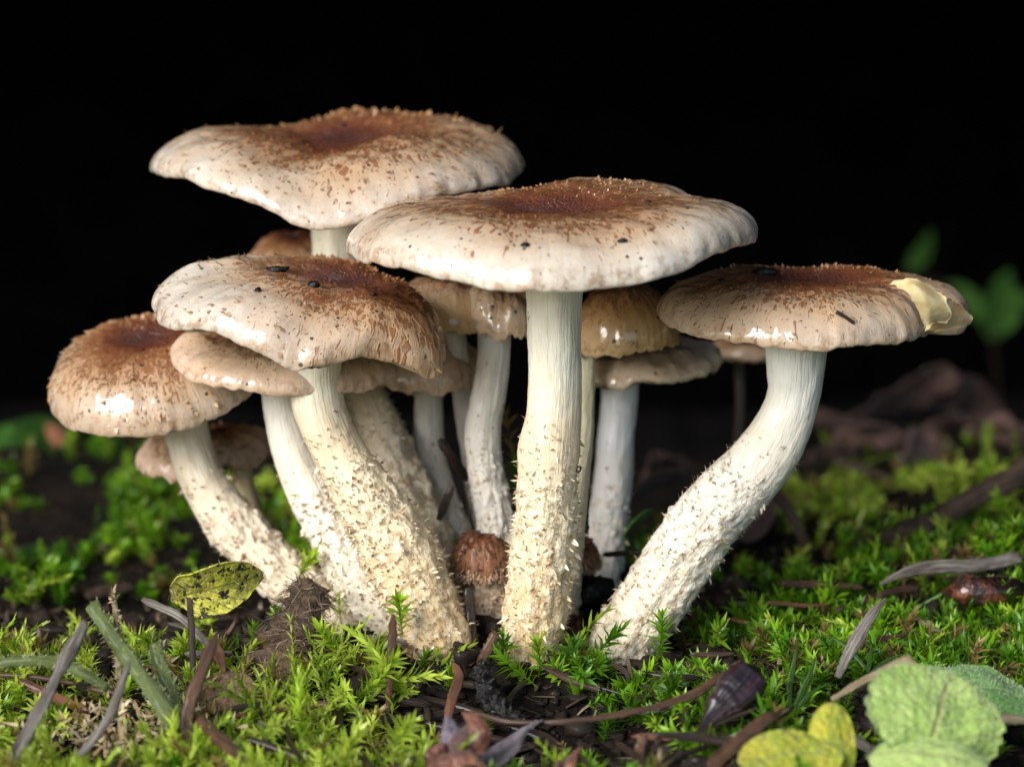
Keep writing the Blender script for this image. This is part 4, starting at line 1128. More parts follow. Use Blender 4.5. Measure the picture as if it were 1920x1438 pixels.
strand('dry_grass_blade', 'bent straw folded sharply above the fuzzy green leaf', 'grass blade', [(1560, 1310, -6.2), (1620, 1275, -6.3), (1670, 1250, -6.4), (1700, 1236, -6.5)], 18, MAT_STRAW, None, seed=22, flat=0.4, prof=[(0, .6), (1, 1)])
strand('dry_grass_blade', 'pale end of a straw dropping to the fuzzy green leaf', 'grass blade', [(1696, 1232, -6.5), (1720, 1255, -6.7), (1745, 1282, -6.9)], 20, MAT_STRAW, None, seed=23, flat=0.4, prof=[(0, 1), (.8, .8), (1, .4)])
strand('dry_grass_blade', 'grey curved strip of bark-like grass near the red rotten cone', 'grass blade', [(1650, 1095, 0.8), (1700, 1072, 0.9), (1760, 1062, 1.1), (1830, 1060, 1.4), (1915, 1045, 1.8)], 28, MAT_GREYGRASS, None, seed=24, flat=0.35, prof=[(0, .2), (.3, 1), (1, .9)])
strand('dry_grass_blade', 'pale straw lying behind the yellow leaf stalk', 'grass blade', [(268, 1122, -0.6), (330, 1152, -1.0), (380, 1200, -1.6), (405, 1240, -2.2)], 16, MAT_GREYGRASS, None, seed=25, flat=0.4)
strand('dry_grass_blade', 'short yellow straw in the dark moss behind the silvery blade', 'grass blade', [(1720, 1158), (1745, 1172), (1775, 1192)], 16, MAT_STRAW, None, seed=26, flat=0.4, lift=0.6)
strand('dry_grass_blade', 'grey stalk end beside the yellow-green leaf', 'grass blade', [(1590, 1375, -6.0), (1615, 1392, -6.3), (1640, 1412, -6.6)], 22, MAT_GREYGRASS, None, seed=27, flat=0.5)
strand('dry_grass_blade', 'bleached straw end sticking past the fuzzy green leaf', 'grass blade', [(1850, 1342, -5.6), (1890, 1348, -5.8), (1930, 1352, -6)], 20, MAT_STRAW, None, seed=28, flat=0.5)
strand('conifer_needle', 'red-tipped brown needle lying in bright moss, crossing the grey blade', 'needle', [(35, 1275), (80, 1295), (130, 1318), (175, 1335)], 20, MAT_REDNEEDLE, NG, seed=29, lift=0.75)
strand('conifer_needle', 'short rusty needle between the yellow leaf and brown leaf', 'needle', [(398, 1200), (410, 1228), (420, 1262)], 24, MAT_REDNEEDLE, NG, seed=30, lift=0.6, prof=[(0, .3), (.4, 1), (1, .3)])
strand('twig', 'blurred dark stick leaning to the rotting mossy stick', 'twig', [(1440, 900, 8.0), (1475, 950, 7.5), (1505, 1010, 7.0), (1520, 1050, 6.5)], 24, MAT_TWIG, None, seed=31, flat=0.9)
strand('twig', 'dark rotting mossy stick lying on the moss bank', 'stick', [(1600, 1020, 6), (1700, 995, 6.5), (1800, 950, 7), (1900, 895, 7.5), (1990, 850, 8)], 60, MAT_TWIG, None, seed=32, flat=0.9, lump=0.4, prof=[(0, .25), (.3, .6), (1, 1)])
strand('twig', 'blurred orange-brown twig in the dark hollow behind the leaf', 'twig', [(90, 800, 20), (140, 855, 19), (190, 915, 18), (240, 930, 17)], 36, MAT_REDNEEDLE, None, seed=33, flat=0.9)
strand('twig', 'blurred grey bent twig low in the hollow behind the leaf', 'twig', [(20, 1035, 9.5), (85, 1055, 9), (105, 1110, 7.5), (150, 1165, 6)], 22, MAT_TWIG, None, seed=34, flat=0.9)
strand('twig', 'blurred short brown twig behind the yellow curled leaf', 'twig', [(160, 1115, 5.6), (205, 1105, 5.8), (255, 1100, 6)], 22, MAT_TWIG, None, seed=35, flat=0.9)
strand('twig', 'thin pale root lying in the dark hollow behind the white leaning stem', 'twig', [(1500, 850, 16), (1560, 860, 16), (1620, 880, 15.5), (1680, 905, 15)], 18, MAT_TWIG, None, seed=36)

# scattered alike needles in moss and litter
g = np.random.default_rng(909)
for k in range(110):
    x, y = g.uniform(-10.5, 10.5), g.uniform(-8.0, 3.0)
    if k % 2: x = g.uniform(-4.5, 4.5); y = g.uniform(-7.5, -2.5)
    a = g.uniform(0, math.pi); L = g.uniform(0.7, 1.9)
    z = float(hgt(x, y))
    am = float(moss_mask(np.array([x]), np.array([y]))[0][0])
    zz = z + 0.06 + 0.6 * min(am, 1) * g.uniform(0.4, 1)
    d = np.array([math.cos(a), math.sin(a), g.uniform(-0.1, 0.25)])
    c = np.array([x, y, zz]); s_ = np.cross(d, [0, 0, 1]) * g.uniform(-0.15, 0.15)
    C = catmull(np.array([c - d * L / 2, c + s_, c + d * L / 2]), 12)
    r = np.interp(np.linspace(0, 1, 12), [0, .1, .5, .9, 1], [.3, .9, 1, .8, .15]) * g.uniform(0.03, 0.085)
    V, f, at_ = tube(C, r, 8, 0.6, lump=0.1, seed=k, groove=0.2)
    mt, nm, lab, ct = [(MAT_NEEDLE, 'conifer_needle', 'short light brown conifer needle lying loose on the moss and soil', 'needle'), (MAT_NEEDLE_D, 'conifer_needle', 'short blackish wet conifer needle lying loose on the moss and soil', 'needle'),
                       (MAT_GREYGRASS, 'stalk_bit', 'short pale grey bit of dry stalk lying loose on the moss and soil', 'stalk') if k % 8 == 2 else (MAT_REDNEEDLE, 'conifer_needle', 'short rusty red conifer needle lying loose on the moss and soil', 'needle'),
                       (MAT_TWIG, 'twig', 'short dull brown bit of twig lying loose on the moss and soil', 'twig')][k % 4]
    single(nm, V, f, mt, C[0], lab, ct, 'loose litter: ' + ' '.join(lab.split()[1:4]), attrs=at_)

# pale green hairy stalks on the left
MAT_HAIR = col_material('leaf_hair', rough=0.5, transl=0.3, noise_amt=0.0)


def add_hairs(par, V0, Nn, n, L, colr, seed):
    g_ = np.random.default_rng(seed)
    i = g_.integers(0, len(V0), n)
    d = unit(Nn[i] + 0.5 * g_.normal(size=(n, 3)))
    p = V0[i] + 0.03 * g_.normal(size=(n, 3)) * (1 - np.abs(Nn[i]))
    V, q, t, al, idx = tongues(p - d * 0.01, d, np.cross(d, g_.normal(size=(n, 3))), L * g_.uniform(.5, 1.3, n), 0.011, g_.uniform(0, .6, n), rows=(0, .5), width=(1, .8))
    subpart(par, 'fine_hair', V, [q, t], MAT_HAIR, {'col': np.tile(colr, (len(V), 1))}, kind='stuff')


def normals_of(o):
    me = o.data
    n = np.zeros(len(me.vertices) * 3, np.float32); me.vertices.foreach_get('normal', n)
    v = np.zeros(len(me.vertices) * 3, np.float32); me.vertices.foreach_get('co', v)
    return v.reshape(-1, 3) / U + o_base[o.name], n.reshape(-1, 3)


for k, (pts, w, lab) in enumerate([
        ([(330, 1360, -5.6), (290, 1300, -5.2), (235, 1225, -4.6), (172, 1135, -4.0)], 34, 'pale green hairy cut stalk leaning over the bright moss'),
        ([(332, 1340, -4.8), (318, 1290, -4.6), (300, 1240, -4.3), (292, 1205, -4.2)], 30, 'short pale green hairy stalk standing beside the longer one'),
        ([(-20, 1245, -4.0), (60, 1238, -4.2), (120, 1245, -4.6), (200, 1290, -5.2)], 22, 'thin green leaf stalk arching across the grey grass blade')]):
    o = strand('green_stalk', lab, 'stalk', pts, w, MAT_GREENSTALK, None, flat=0.9, prof=[(0, 1), (.5, .95), (1, .85)], seed=60 + k, groove=0.1)
    v_, n_ = normals_of(o); add_hairs(o, v_, n_, 260, 0.10, (0.55, 0.6, 0.35), 70 + k)

# dried flower spike
C = catmull(pts3([(222, 1275, -4.4), (225, 1220, -4.2), (218, 1170, -4.0), (212, 1110, -3.8)]), 30)
V, f, at_ = tube(C, np.interp(np.linspace(0, 1, 30), [0, 1], [.07, .04]), 8, 1, lump=.3, seed=4)
fs = thing('dried_spike', 'dry beige moss stalk with curled withered leaves beside the green stalk', 'dry stalk', C[0])
part(fs, 'stalk', V, f, MAT_STRAW, at_)
g = np.random.default_rng(8); n = 150
ii = g.integers(0, 30, n); d = unit(g.normal(size=(n, 3)) + np.array([0, 0, .8]))
V, q, t, al, idx = tongues(C[ii], d, np.cross(d, g.normal(size=(n, 3))), g.uniform(.08, .2, n), .05, g.uniform(-1.5, 2, n))
c0 = lerp(np.array([.30, .20, .09]), np.array([.50, .40, .24]), g.random((n, 1)))
part(fs, 'withered_leaflet', V, [q, t], MAT_SCALE, {'col': c0[idx]}, kind='stuff')
# beige dried moss heap
g = np.random.default_rng(18); n = 420
b0 = np.array([Gd(240, 1370, .45)]); off = g.normal(size=(n, 3)) * np.array([0.75, 0.5, 0.22])
d = unit(g.normal(size=(n, 3)) + np.array([0, -.3, .6]))
V, q, t, al, idx = tongues(b0 + off, d, np.cross(d, g.normal(size=(n, 3))), g.uniform(.12, .32, n), .06, g.uniform(-2, 2.4, n), rows=(0, .25, .5, .75), width=(1, 1, .8, .5))
c0 = lerp(np.array([.30, .20, .09]), np.array([.55, .44, .28]), g.random((n, 1)))
single('dead_moss_heap', V, [q, t], MAT_SCALE, b0[0], 'heap of dry beige curled moss among the bright green moss', 'dead moss', attrs={'col': c0[idx]}, kind='stuff')


# ------------------------------------------------------------------ leaves
def leaf(spine, width, cup=0.2, nu=36, nv=20, thick=0.04, side=(1, 0, 0), scallop=0.0, sfreq=9, wav=0.05, seed=0, prof=None):
    C = catmull(np.asarray(spine, float), nu)
    T = unit(np.gradient(C, axis=0)); s = np.asarray(side, float)
    S = unit(s - (T @ s)[:, None] * T); Nn = np.cross(S, T)
    t = np.linspace(0, 1, nu)
    w = (prof(t) if prof else np.sqrt(np.maximum(1 - np.abs(2 * t - 1) ** 2.4, 0.002))) * width * 0.5
    w = w * (1 + scallop * np.cos(t * sfreq * 2 * math.pi))
    v = np.linspace(-1, 1, nv)
    G_ = C[:, None] + S[:, None] * (w[:, None] * v[None])[..., None] + Nn[:, None] * (cup * w[:, None] * (v ** 2)[None])[..., None]
    G_ = G_ + wav * fbm(G_ * 1.4 + seed, seed, 3)[..., None] * Nn[:, None]
    Nn2 = unit(np.cross(np.gradient(G_, axis=1), np.gradient(G_, axis=0)))
    V = np.vstack([(G_ + Nn2 * thick / 2).reshape(-1, 3), (G_ - Nn2 * thick / 2).reshape(-1, 3)])
    f = grid_faces(nu, nv); N_ = nu * nv; ids = np.arange(N_).reshape(nu, nv)
    bd = np.concatenate([ids[0, :], ids[1:, -1], ids[-1, -2::-1], ids[-2:0:-1, 0]]); b2 = np.roll(bd, -1)
    lf = vec3(np.broadcast_to(v[None], (nu, nv)), np.broadcast_to(t[:, None], (nu, nv))).reshape(-1, 3)
    return V, [f, (f + N_)[:, ::-1], np.stack([b2, b2 + N_, bd + N_, bd], -1)], {'lf': np.vstack([lf, lf])}


ML_FUZZ = leaf_material('fuzzy_leaf', (0.36, 0.53, 0.12), (0.50, 0.64, 0.20), (0.42, 0.36, 0.16), rough=0.7, transl=0.3)
ML_DARKFUZZ = leaf_material('fuzzy_leaf_dark', (0.14, 0.32, 0.07), (0.22, 0.40, 0.12), (0.28, 0.42, 0.15), rough=0.7, transl=0.3)
ML_YELLOW = leaf_material('yellow_green_leaf', (0.50, 0.58, 0.05), (0.62, 0.56, 0.06), (0.50, 0.55, 0.14), spots=(0.30, 0.13, 0.03), spot_amt=-0.4, rough=0.6, transl=0.4)
ML_SPOT = leaf_material('spotted_yellow_leaf', (0.60, 0.62, 0.04), (0.70, 0.66, 0.12), (0.30, 0.32, 0.05), spots=(0.03, 0.03, 0.015), spot_amt=0.55, rough=0.5, transl=0.4)
ML_BROWN = leaf_material('brown_dead_leaf', (0.10, 0.055, 0.03), (0.17, 0.10, 0.045), (0.07, 0.04, 0.02), spots=(0.14, 0.12, 0.02), spot_amt=0.1, rough=0.6, transl=0.1)
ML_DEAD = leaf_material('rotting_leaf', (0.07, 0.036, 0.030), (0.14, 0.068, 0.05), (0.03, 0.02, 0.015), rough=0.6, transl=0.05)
ML_PURPLE = leaf_material('grey_purple_leaf', (0.13, 0.10, 0.13), (0.22, 0.18, 0.21), (0.10, 0.08, 0.09), rough=0.55, transl=0.1)
ML_GREEN = leaf_material('plain_green_leaf', (0.06, 0.20, 0.02), (0.10, 0.27, 0.03), (0.12, 0.26, 0.06), rough=0.5, transl=0.35)
ML_RED = leaf_material('red_brown_scale', (0.13, 0.042, 0.024), (0.24, 0.095, 0.05), (0.08, 0.03, 0.02), rough=0.45, transl=0.15, coat=0.3)


def leaf_thing(name, label, spine_px, width, mat, hairs=0, hcol=(0.5, 0.6, 0.35), hl=0.09, stalk=None, smat=None, **kw):
    sp = np.array([P(*p) for p in spine_px])
    V, f, at_ = leaf(sp, width, **kw)
    o = single(name, V, f, mat, sp[0], label, 'leaf', attrs=at_)
    if hairs:
        v_, n_ = normals_of(o); add_hairs(o, v_, n_, hairs, hl, hcol, len(label))
    if stalk:
        C = catmull(np.array([P(*p) for p in stalk]), 24)
        V, f, at_ = tube(C, 0.06, 8, 1.0, lump=.15, seed=2)
        subpart(o, 'leaf_stalk', V, f, smat or MAT_TWIG, at_)
    return o


# fuzzy round leaves bottom right
leaf_thing('fuzzy_leaf', 'big round light green fuzzy leaf with scalloped edge, uppermost of the pair', [(1720, 1445, -8.2), (1745, 1390, -8.0), (1765, 1320, -7.6), (1785, 1262, -7.0)], 2.35, ML_FUZZ, hairs=4200, cup=-0.12, scallop=0.03, sfreq=7, side=(1, .25, -.12), seed=3, wav=.12, thick=.05)
leaf_thing('fuzzy_leaf', 'large darker green fuzzy leaf lying beneath the light round leaf', [(1690, 1345, -5.6), (1740, 1310, -5.2), (1830, 1290, -4.9), (1935, 1310, -4.9)], 2.0, ML_DARKFUZZ, hairs=2600, cup=-0.2, scallop=0.03, sfreq=8, side=(-.1, -1, -.35), seed=5, wav=.08)
leaf_thing('fuzzy_leaf', 'pale green fuzzy leaf edge lowest beneath the light round leaf', [(1630, 1420, -8.0), (1690, 1410, -8.3), (1770, 1420, -8.6), (1850, 1445, -8.8)], 0.9, ML_FUZZ, hairs=900, cup=-0.2, side=(-.1, -1, -.5), seed=6)
leaf_thing('yellow_leaf', 'yellow-green rounded leaf standing before the fuzzy leaves', [(1560, 1470, -8.2), (1562, 1420, -8.0), (1560, 1370, -7.8), (1562, 1318, -7.5)], 0.78, ML_YELLOW, hairs=500, cup=-0.15, side=(1, .1, 0), seed=8)
leaf_thing('yellow_leaf', 'low yellow leaf with brown spotted edge beside the rounded leaf', [(1395, 1445, -8.8), (1450, 1418, -8.5), (1510, 1408, -8.3), (1580, 1420, -8.3)], 1.1, ML_YELLOW, hairs=400, cup=-0.2, side=(-.1, -1, -.6), seed=9)
# spotted yellow curled leaf on its stalk
leaf_thing('spotted_leaf', 'yellow leaf peppered with dark spots, curled on a thin hairy stalk', [(320, 1128, -2.2), (355, 1115, -2.4), (410, 1098, -2.5), (455, 1088, -2.3), (492, 1078, -2.0)], 1.0, ML_SPOT, hairs=900, hcol=(.42, .38, .18), hl=.10, cup=0.30, side=(0.3, 0.22, -1), seed=12, wav=.1,
           prof=lambda t: np.interp(t, [0, .06, .25, .55, .8, 1], [.12, .35, .95, 1.0, .7, .12]), stalk=[(362, 1330, -3.2), (362, 1270, -2.9), (360, 1210, -2.6), (358, 1165, -2.4), (356, 1120, -2.3)])
leaf_thing('brown_leaf', 'brown dead leaf flecked with olive, lying in moss behind needles', [(370, 1330, -4.2), (400, 1310, -4.0), (440, 1298, -3.9), (480, 1310, -4.0)], 0.78, ML_BROWN, hairs=300, hcol=(.3, .22, .1), side=(0, -.5, -1), cup=.1, seed=14)
leaf_thing('green_leaf', 'small fuzzy green leaf lying flat below the white leaning stem', [(1195, 1310, -3.2), (1230, 1285, -3.1), (1265, 1272, -3.0), (1298, 1272, -3.0)], 0.42, ML_DARKFUZZ, hairs=500, hcol=(.4, .55, .35), side=(-.1, -1, -.5), cup=-.2, seed=15)
leaf_thing('brown_leaf', 'curled grey-purple dead leaf with a narrow neck among wet needles', [(918, 1440, -7.2), (945, 1405, -6.8), (975, 1380, -6.2), (1012, 1352, -5.6)], 0.95, ML_PURPLE, side=(1, .3, .5), cup=.25, seed=16, prof=lambda t: np.interp(t, [0, .2, .45, .7, .85, 1], [.5, 1, .9, .4, .22, .15]))
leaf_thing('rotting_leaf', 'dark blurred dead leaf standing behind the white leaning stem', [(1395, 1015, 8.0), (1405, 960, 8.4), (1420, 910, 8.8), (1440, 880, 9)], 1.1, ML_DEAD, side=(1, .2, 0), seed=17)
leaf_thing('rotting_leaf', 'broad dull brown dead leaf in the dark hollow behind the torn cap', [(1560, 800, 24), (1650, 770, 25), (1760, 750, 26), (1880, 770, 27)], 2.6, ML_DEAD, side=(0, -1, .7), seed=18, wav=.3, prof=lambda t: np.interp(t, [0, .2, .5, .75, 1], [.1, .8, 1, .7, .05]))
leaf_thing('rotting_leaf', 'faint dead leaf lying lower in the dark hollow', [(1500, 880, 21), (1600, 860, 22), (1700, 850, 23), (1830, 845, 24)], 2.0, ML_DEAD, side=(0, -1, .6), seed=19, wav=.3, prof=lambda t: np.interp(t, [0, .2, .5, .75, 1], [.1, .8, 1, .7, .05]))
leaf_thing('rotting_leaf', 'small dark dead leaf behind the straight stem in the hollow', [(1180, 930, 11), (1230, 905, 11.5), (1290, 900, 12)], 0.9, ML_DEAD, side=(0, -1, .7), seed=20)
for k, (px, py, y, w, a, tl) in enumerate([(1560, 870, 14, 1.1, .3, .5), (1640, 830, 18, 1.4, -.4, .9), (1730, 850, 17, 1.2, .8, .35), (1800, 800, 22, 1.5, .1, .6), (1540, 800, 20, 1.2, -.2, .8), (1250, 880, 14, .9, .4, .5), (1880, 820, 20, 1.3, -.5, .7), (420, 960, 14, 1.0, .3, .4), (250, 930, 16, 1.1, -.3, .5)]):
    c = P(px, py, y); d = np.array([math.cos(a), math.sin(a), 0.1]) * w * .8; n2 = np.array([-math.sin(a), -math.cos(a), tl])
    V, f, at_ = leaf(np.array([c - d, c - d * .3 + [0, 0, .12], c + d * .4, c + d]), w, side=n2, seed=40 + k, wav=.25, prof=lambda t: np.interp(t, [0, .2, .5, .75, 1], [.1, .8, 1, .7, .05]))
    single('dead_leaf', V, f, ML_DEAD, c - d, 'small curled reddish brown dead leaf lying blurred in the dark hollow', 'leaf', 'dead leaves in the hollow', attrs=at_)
# blurred leaves behind, right
sd = thing('seedling', 'blurred green seedling leaves rising in the hollow behind the torn cap', 'seedling', P(1850, 880, 42))
for pts, w, s_ in ([[(1862, 640, 42), (1870, 600, 42), (1880, 545, 42.2), (1890, 505, 42.4)], 1.5, (1, .3, 0)], [[(1840, 600, 42), (1820, 560, 42), (1800, 540, 42), (1778, 530, 42)], 0.7, (0, -.3, 1)], [[(1700, 505, 43), (1722, 480, 43), (1738, 455, 43), (1745, 430, 43)], 0.7, (1, .2, 0)], [[(1880, 570, 42), (1910, 565, 42), (1950, 575, 42)], 0.8, (0, -.3, 1)]):
    V, f, at_ = leaf(np.array([P(*p) for p in pts]), w, side=s_, wav=.15, prof=lambda t: np.interp(t, [0, .2, .45, .75, 1], [.12, .75, 1, .6, .03]))
    part(sd, 'leaf_blade', V, f, ML_GREEN, at_)
V, f, at_ = tube(catmull(np.array([P(1880, 900, 42), P(1872, 760, 42), P(1862, 640, 42), P(1850, 590, 42), P(1790, 540, 42.4), P(1700, 505, 43)]), 30), 0.035, 8)
part(sd, 'stalk', V, f, MAT_TWIG, at_)
# blurred leaves behind, left
leaf_thing('green_leaf', 'blurred broad green leaf low in the hollow at the mossy side', [(-40, 1120, 8), (10, 1085, 8), (60, 1065, 8.4), (105, 1075, 9)], 1.1, ML_GREEN, side=(0, -.5, 1), seed=23)
leaf_thing('green_leaf', 'blurred dark green leaf high in the hollow above the orange twig', [(-30, 850, 25), (30, 835, 25), (80, 825, 25.5), (130, 830, 26)], 1.4, ML_GREEN, side=(0, -.5, 1), seed=24)
leaf_thing('green_leaf', 'narrow dark green leaf behind the white leaning stem foot', [(1165, 1010, 2.8), (1185, 985, 3.0), (1205, 968, 3.2), (1225, 958, 3.4)], 0.3, ML_GREEN, side=(0.3, -.6, .8), seed=25)
leaf_thing('green_leaf', 'small green seedling leaf among moss near the red rotten cone', [(1720, 1140, 1.5), (1750, 1128, 1.5), (1780, 1112, 1.6), (1792, 1095, 1.8)], 0.35, ML_DARKFUZZ, side=(0, -1, .4), seed=26)

# grass seedling tuft
gs = thing('grass_tuft', 'tuft of three fine bright grass blades in the dark moss', 'grass', Gd(1480, 1330, .1))
for pts, w in (([(1482, 1345, -4.2), (1480, 1290, -4.0), (1490, 1235, -3.8), (1496, 1195, -3.8)], 13), ([(1486, 1345, -4.2), (1500, 1305, -4.1), (1518, 1265, -4), (1532, 1230, -4)], 12), ([(1488, 1345, -4.2), (1510, 1310, -4.1), (1535, 1290, -4), (1560, 1280, -4)], 10)):
    C = catmull(pts3(pts), 18); V, f, at_ = tube(C, w * .005 * np.interp(np.linspace(0, 1, 18), [0, .5, 1], [.8, 1, .1]), 8, .35)
    part(gs, 'blade', V, f, MAT_GRASSGREEN, at_)
gs = thing('grass_tuft', 'two green grass blades crossing below the silvery blade', 'grass', P(1640, 1290, -3.6))
for pts, w in (([(1625, 1255, -3.2), (1600, 1225, -3.0), (1570, 1200, -2.8), (1540, 1190, -2.6)], 9), ([(1628, 1260, -3.2), (1632, 1230, -3.2), (1634, 1208, -3.2)], 10), ([(1630, 1262, -3.2), (1660, 1240, -3), (1690, 1225, -3)], 9)):
    C = catmull(pts3(pts), 16); V, f, at_ = tube(C, w * .005 * np.interp(np.linspace(0, 1, 16), [0, .5, 1], [.8, 1, .1]), 8, .35)
    part(gs, 'blade', V, f, MAT_GRASSGREEN, at_)

# ------------------------------------------------------------------ buds, seeds, lumps
# dark pointed seed
sp = np.array([P(1308, 1375, -6.2), P(1340, 1338, -5.9), P(1385, 1292, -5.6), P(1418, 1250, -5.3)])
C = catmull(sp, 40); r = np.interp(np.linspace(0, 1, 40), [0, .15, .4, .7, .9, 1], [.02, .10, .28, .40, .33, .06])
V, f, at_ = tube(C, r, 24, .75, lump=.14, seed=9, groove=.25)
MAT_SEED = fibre_material('glossy_seed_coat', (0.012, 0.005, 0.006), (0.035, 0.012, 0.012), (0.008, 0.004, 0.006), rough=0.35, coat=0.8, scale=5.0)
single('conifer_seed_cone', V, f, MAT_SEED, C[0], 'glossy blackish pointed seed cone scale beside the bowed brown stalk', 'seed', attrs=at_)
# black charred lump
sp = np.array([P(905, 1240, -3.0), P(905, 1280, -3.4), P(925, 1320, -3.9), P(965, 1345, -4.3), P(985, 1350, -4.4)])
C = catmull(sp, 60); r = np.interp(np.linspace(0, 1, 60), [0, .15, .5, .8, 1], [.08, .15, .18, .16, .06])
V, f, at_ = tube(C, r, 40, 1.0, lump=.75, seed=19)
lump = single('black_lump', V, f, MAT_BLACK, C[0], 'glistening black sodden lump of rot before the straight stem', 'rotten wood', attrs=at_)
# crumbs of rot behind right of the centre stem
V, f = blob(P(1115, 1110, 0.9), (.32, .3, .42), 33, rough=.7)
single('soil_clod', V, [f], MAT_BLACK, P(1115, 1140, .9), 'black crumbly clod between the button mushrooms and the white leaning stem', 'soil clod')
# bud with split scales
bud = thing('fallen_bud', 'fallen bud with dark blue-grey and red-brown scales split open', 'bud', P(862, 1425, -7.4))
for pts, w, mt, s_, sd_ in (([(872, 1438, -7.6), (855, 1400, -7.5), (845, 1365, -7.3), (838, 1338, -7.0)], .42, ML_PURPLE, (1, .2, .2), 1), ([(878, 1438, -7.7), (872, 1400, -7.7), (880, 1365, -7.5), (885, 1345, -7.2)], .52, ML_DEAD, (1, .1, .1), 2),
                            ([(905, 1412, -7.7), (902, 1380, -7.7), (890, 1352, -7.5), (868, 1336, -7.3)], .34, ML_RED, (1, .3, .5), 3), ([(890, 1438, -7.6), (892, 1410, -7.6), (896, 1390, -7.5)], .22, ML_PURPLE, (1, .3, 0), 4),
                            ([(820, 1445, -7.7), (826, 1415, -7.7), (835, 1392, -7.6)], .5, ML_RED, (1, .4, 0), 5)):
    V, f, at_ = leaf(np.array([P(*p) for p in pts]), w, cup=-.5, side=s_, seed=sd_, thick=.03, nu=24, nv=12, wav=.07, prof=lambda t: np.interp(t, [0, .15, .4, .65, .85, 1], [.55, .85, 1, .78, .4, .05]))
    part(bud, 'bud_scale', V, f, mt, at_)
leaf_thing('brown_leaf', 'reddish bud scale lying before the fallen bud', [(800, 1450, -8.4), (840, 1425, -8.3), (880, 1420, -8.3), (920, 1440, -8.4)], .34, ML_RED, side=(0, -1, -.5), cup=-.4, seed=31, wav=.12, prof=lambda t: np.interp(t, [0, .2, .5, .8, 1], [.15, .8, 1, .6, .05]))
leaf_thing('brown_leaf', 'pointed red-brown scale tip between grey-purple leaf and starry moss', [(1040, 1450, -8.0), (1060, 1435, -8.0), (1075, 1415, -7.8), (1090, 1402, -7.7)], .45, ML_RED, side=(1, .2, .6), cup=-.3, seed=32, prof=lambda t: 1 - .85 * t)
# red rotten cone on right
V, f = blob(P(1835, 1105, 1.0), (.62, .5, .32), 44, rough=.8)
m_, nt_, b_ = material('rotten_cone'); nn_ = nt_.noise(nt_.cm(), 3, 4)
setp(nt_, b_, color=nt_.mix(nt_.ss(nn_, .45, .65), (.025, .012, .01), (.13, .04, .02)), rough=.35, coat=.8, coat_rough=.12, normal=nt_.bump(nn_, .002, 1.0))
single('rotten_cone', V, [f], m_, P(1835, 1130, 1), 'wet dark red rotten cone lump in the moss by the curved grey strip', 'cone')
# pale stone
V, f = blob(P(645, 1085, 1.9), (.42, .35, .22), 51, rough=.35)
m_, nt_, b_ = material('pale_stone'); setp(nt_, b_, color=nt_.mix(nt_.noise(nt_.cm(), 3), (.5, .48, .46), (.66, .64, .62)), rough=.7)
single('pale_stone', V, [f], m_, P(645, 1105, 1.9), 'pale grey stone wedged behind the soil clod and scaly stems', 'stone')

# hairy brown soil clod
clod = thing('soil_clod', 'brown crumbly soil clod matted with fine roots at the stem foot', 'soil clod', P(545, 1265, -2.0))
MAT_CLOD = soil_material('clod_earth', (0.075, 0.05, 0.032), (0.14, 0.095, 0.062), wet=0.0, rough=.9, bump=0.0015)
sp = np.array([P(575, 1085, -1.2), P(572, 1130, -1.4), P(555, 1190, -1.7), P(545, 1240, -2.0), P(550, 1290, -2.2)])
C = catmull(sp, 60); r = np.interp(np.linspace(0, 1, 60), [0, .1, .3, .55, .8, 1], [.12, .3, .34, .58, .62, .45])
V, f, at_ = tube(C, r, 48, .8, lump=.45, seed=29)
cl = part(clod, 'clod', V, f, MAT_CLOD, at_)
g = np.random.default_rng(3); n = 1100
nv_ = 60 * 48; i = g.integers(0, nv_, n); p = V[:nv_][i]; ax = C[(i // 48)]
d = unit(unit(p - ax) * .5 + np.array([-.25, -.1, -.4]) + .7 * g.normal(size=(n, 3)))
Vh, q, t, al, idx = tongues(p, d, np.cross(d, g.normal(size=(n, 3))), g.uniform(.1, .5, n), .016, g.uniform(-2, 2, n), rows=(0, .3, .6, .85), width=(1, 1, .9, .6))
c0 = lerp(np.array([.06, .04, .025]), np.array([.26, .19, .13]), g.random((n, 1)))
part(clod, 'root_hair', Vh, [q, t], MAT_SCALE, {'col': c0[idx]}, kind='stuff')

# crumbs lying on caps
CR = [(1167, 453, 'round black soil crumb on the wide flat cream cap', .075), (985, 461, 'flat black soil crumb on the wide flat cream cap', .065), (520, 508, 'long black lump on the lopsided wet cap beside its dark disc', .13), (483, 545, 'small black crumb on the lopsided wet cap', .065),
      (588, 536, 'wet dark crumb at the lower edge of the dark disc', .11), (1432, 513, 'dark oval lump on the torn cap beside its disc', .15), (1353, 527, 'small black crumb on the brown flank of the torn cap', .06), (700, 552, 'tiny crumb on the brown side of the lopsided cap', .06), (1216, 380, 'tiny dark crumb high on the wide flat cap', .045), (645, 236, 'dark crumb in the disc of the tallest cap', .05)]
DEPS = bpy.context.evaluated_depsgraph_get()
CAPS_O = [o for o in bpy.data.objects if o.name.split('.')[0] == 'cap']
bpy.context.view_layer.update(); DEPS.update()
for k, (px, py, lab, r) in enumerate(CR):
    d = ray(px, py)
    hit, loc, nor, idx, ob, _ = sc.ray_cast(DEPS, Vector(CAM * U), Vector(unit(d)))
    if not hit: continue
    c = np.array(loc) / U + np.array(nor) * r * .25
    V, f = blob(c, (r * (1.7 if 'l' == lab[0] or 'oval' in lab else 1.1), r, r), 60 + k, squash=.6, rough=.5)
    single('soil_crumb', V, [f], MAT_BLACK, c, lab, 'soil crumb')
hit, loc, nor, idx, ob, _ = sc.ray_cast(DEPS, Vector(CAM * U), Vector(unit(ray(1583, 597))))
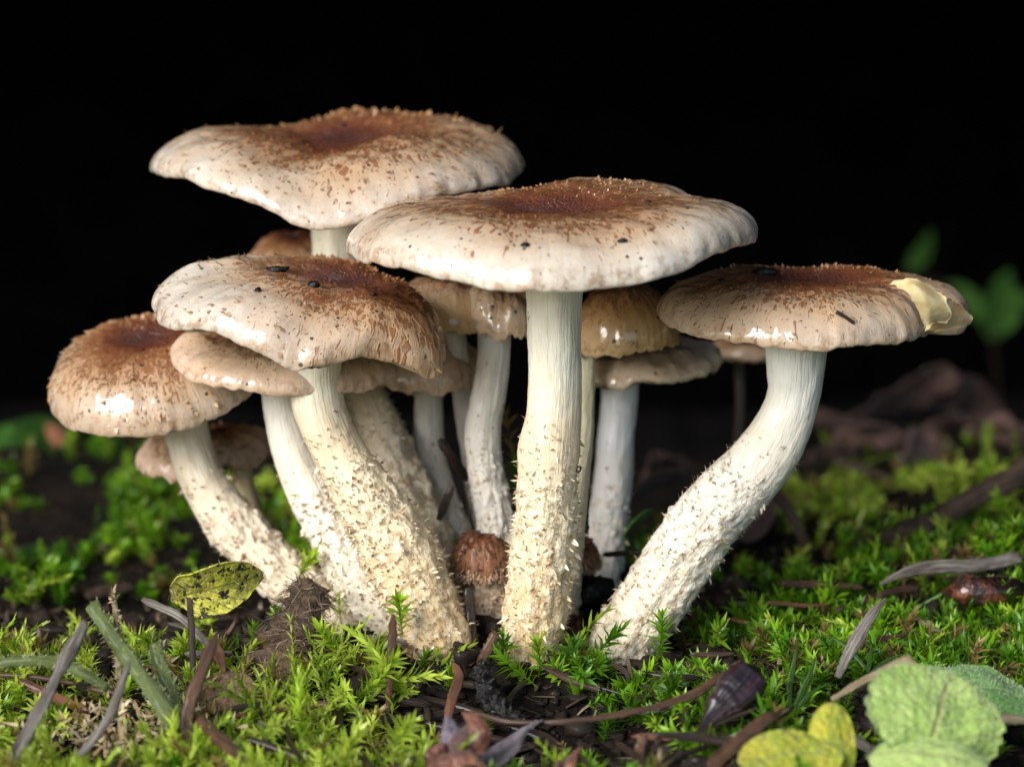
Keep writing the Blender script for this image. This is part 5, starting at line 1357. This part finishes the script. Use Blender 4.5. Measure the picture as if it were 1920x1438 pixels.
if hit:
    c = np.array(loc) / U + np.array(nor) * .03; d = np.array([.16, 0, -.10])
    V, f, at_ = tube(catmull(np.array([c - d, c + np.array(nor) * .02, c + d]), 10), .035, 8, .7, lump=.3)
    single('wood_splinter', V, f, MAT_NEEDLE_D, c, 'tiny dark splinter stuck to the front of the torn cap', 'splinter', attrs=at_)
# water drops on the straight stem
mw, ntw, bw = material('water'); setp(ntw, bw, color=(1, 1, 1), rough=.0, trans=1.0, ior=1.33)
for px, py, r, lab in ((1082, 880, .08, 'clear round water drop on the side of the straight stem'),):
    hit, loc, nor, idx, ob, _ = sc.ray_cast(DEPS, Vector(CAM * U), Vector(unit(ray(px, py))))
    if hit:
        c = np.array(loc) / U + np.array(nor) * r * .3
        u = np.linspace(0, math.pi, 16)[:, None]; v = np.linspace(0, 2 * math.pi, 24, endpoint=False)[None]
        V = c + r * vec3(np.sin(u) * np.cos(v), np.sin(u) * np.sin(v), np.cos(u) + 0 * v)
        single('water_drop', V.reshape(-1, 3), [grid_faces(16, 24, True)], mw, c, lab, 'water drop')

# ------------------------------------------------------------------ loose soil crumbs and litter flakes
g = np.random.default_rng(1234); n = 3800
x, y = g.uniform(-12, 12, n), g.uniform(-8.8, 5, n)
bV, bF = blob((0, 0, 0), 1.0, 5, rough=.5)
s_ = g.gamma(2.0, .035, n) + .025
rot = g.uniform(0, 6.28, n)
Vc = np.stack([bV[None, :, 0] * np.cos(rot)[:, None] - bV[None, :, 1] * np.sin(rot)[:, None], bV[None, :, 0] * np.sin(rot)[:, None] + bV[None, :, 1] * np.cos(rot)[:, None], np.broadcast_to(bV[None, :, 2] * .7, (n, len(bV)))], -1) * s_[:, None, None] * g.uniform(.7, 1.3, (n, 1, 3))
Vc = Vc + vec3(x, y, hgt(x, y) + s_ * .3)[:, None]
F = (bF[None] + (np.arange(n) * len(bV))[:, None, None]).reshape(-1, 4)
single('soil_grain', Vc.reshape(-1, 3), [F], MAT_CRUMB, (0, 0, 0), 'dark wet soil grains strewn over the ground below the moss', 'soil', kind='stuff')
n = 2600
x, y = g.uniform(-12, 12, n), g.uniform(-8.8, 9, n)
d = unit(np.stack([g.normal(size=n), g.normal(size=n), .3 * g.normal(size=n)], -1))
V, q, t, al, idx = tongues(vec3(x, y, hgt(x, y) + .06), d, np.tile([0, 0, 1.], (n, 1)), g.uniform(.1, .5, n), g.uniform(.03, .12, n), g.uniform(-.6, .6, n))
pal = np.array([[.10, .055, .03], [.05, .028, .016], [.16, .10, .06], [.03, .02, .015], [.22, .17, .11], [.07, .035, .02]])
single('litter_flake', V, [q, t], col_material('litter', rough=.6, noise_amt=.2, coat=.2), (0, 0, 0), 'small rotting brown flakes of needle and bark strewn on the soil', 'litter', attrs={'col': pal[g.integers(0, 6, n)][idx]}, kind='stuff')

tri = sum(sum(len(p.vertices) - 2 for p in m.polygons) for m in bpy.data.meshes if len(m.polygons) < 60000)
print('triangles in small meshes', tri, 'objects', len(bpy.data.objects))
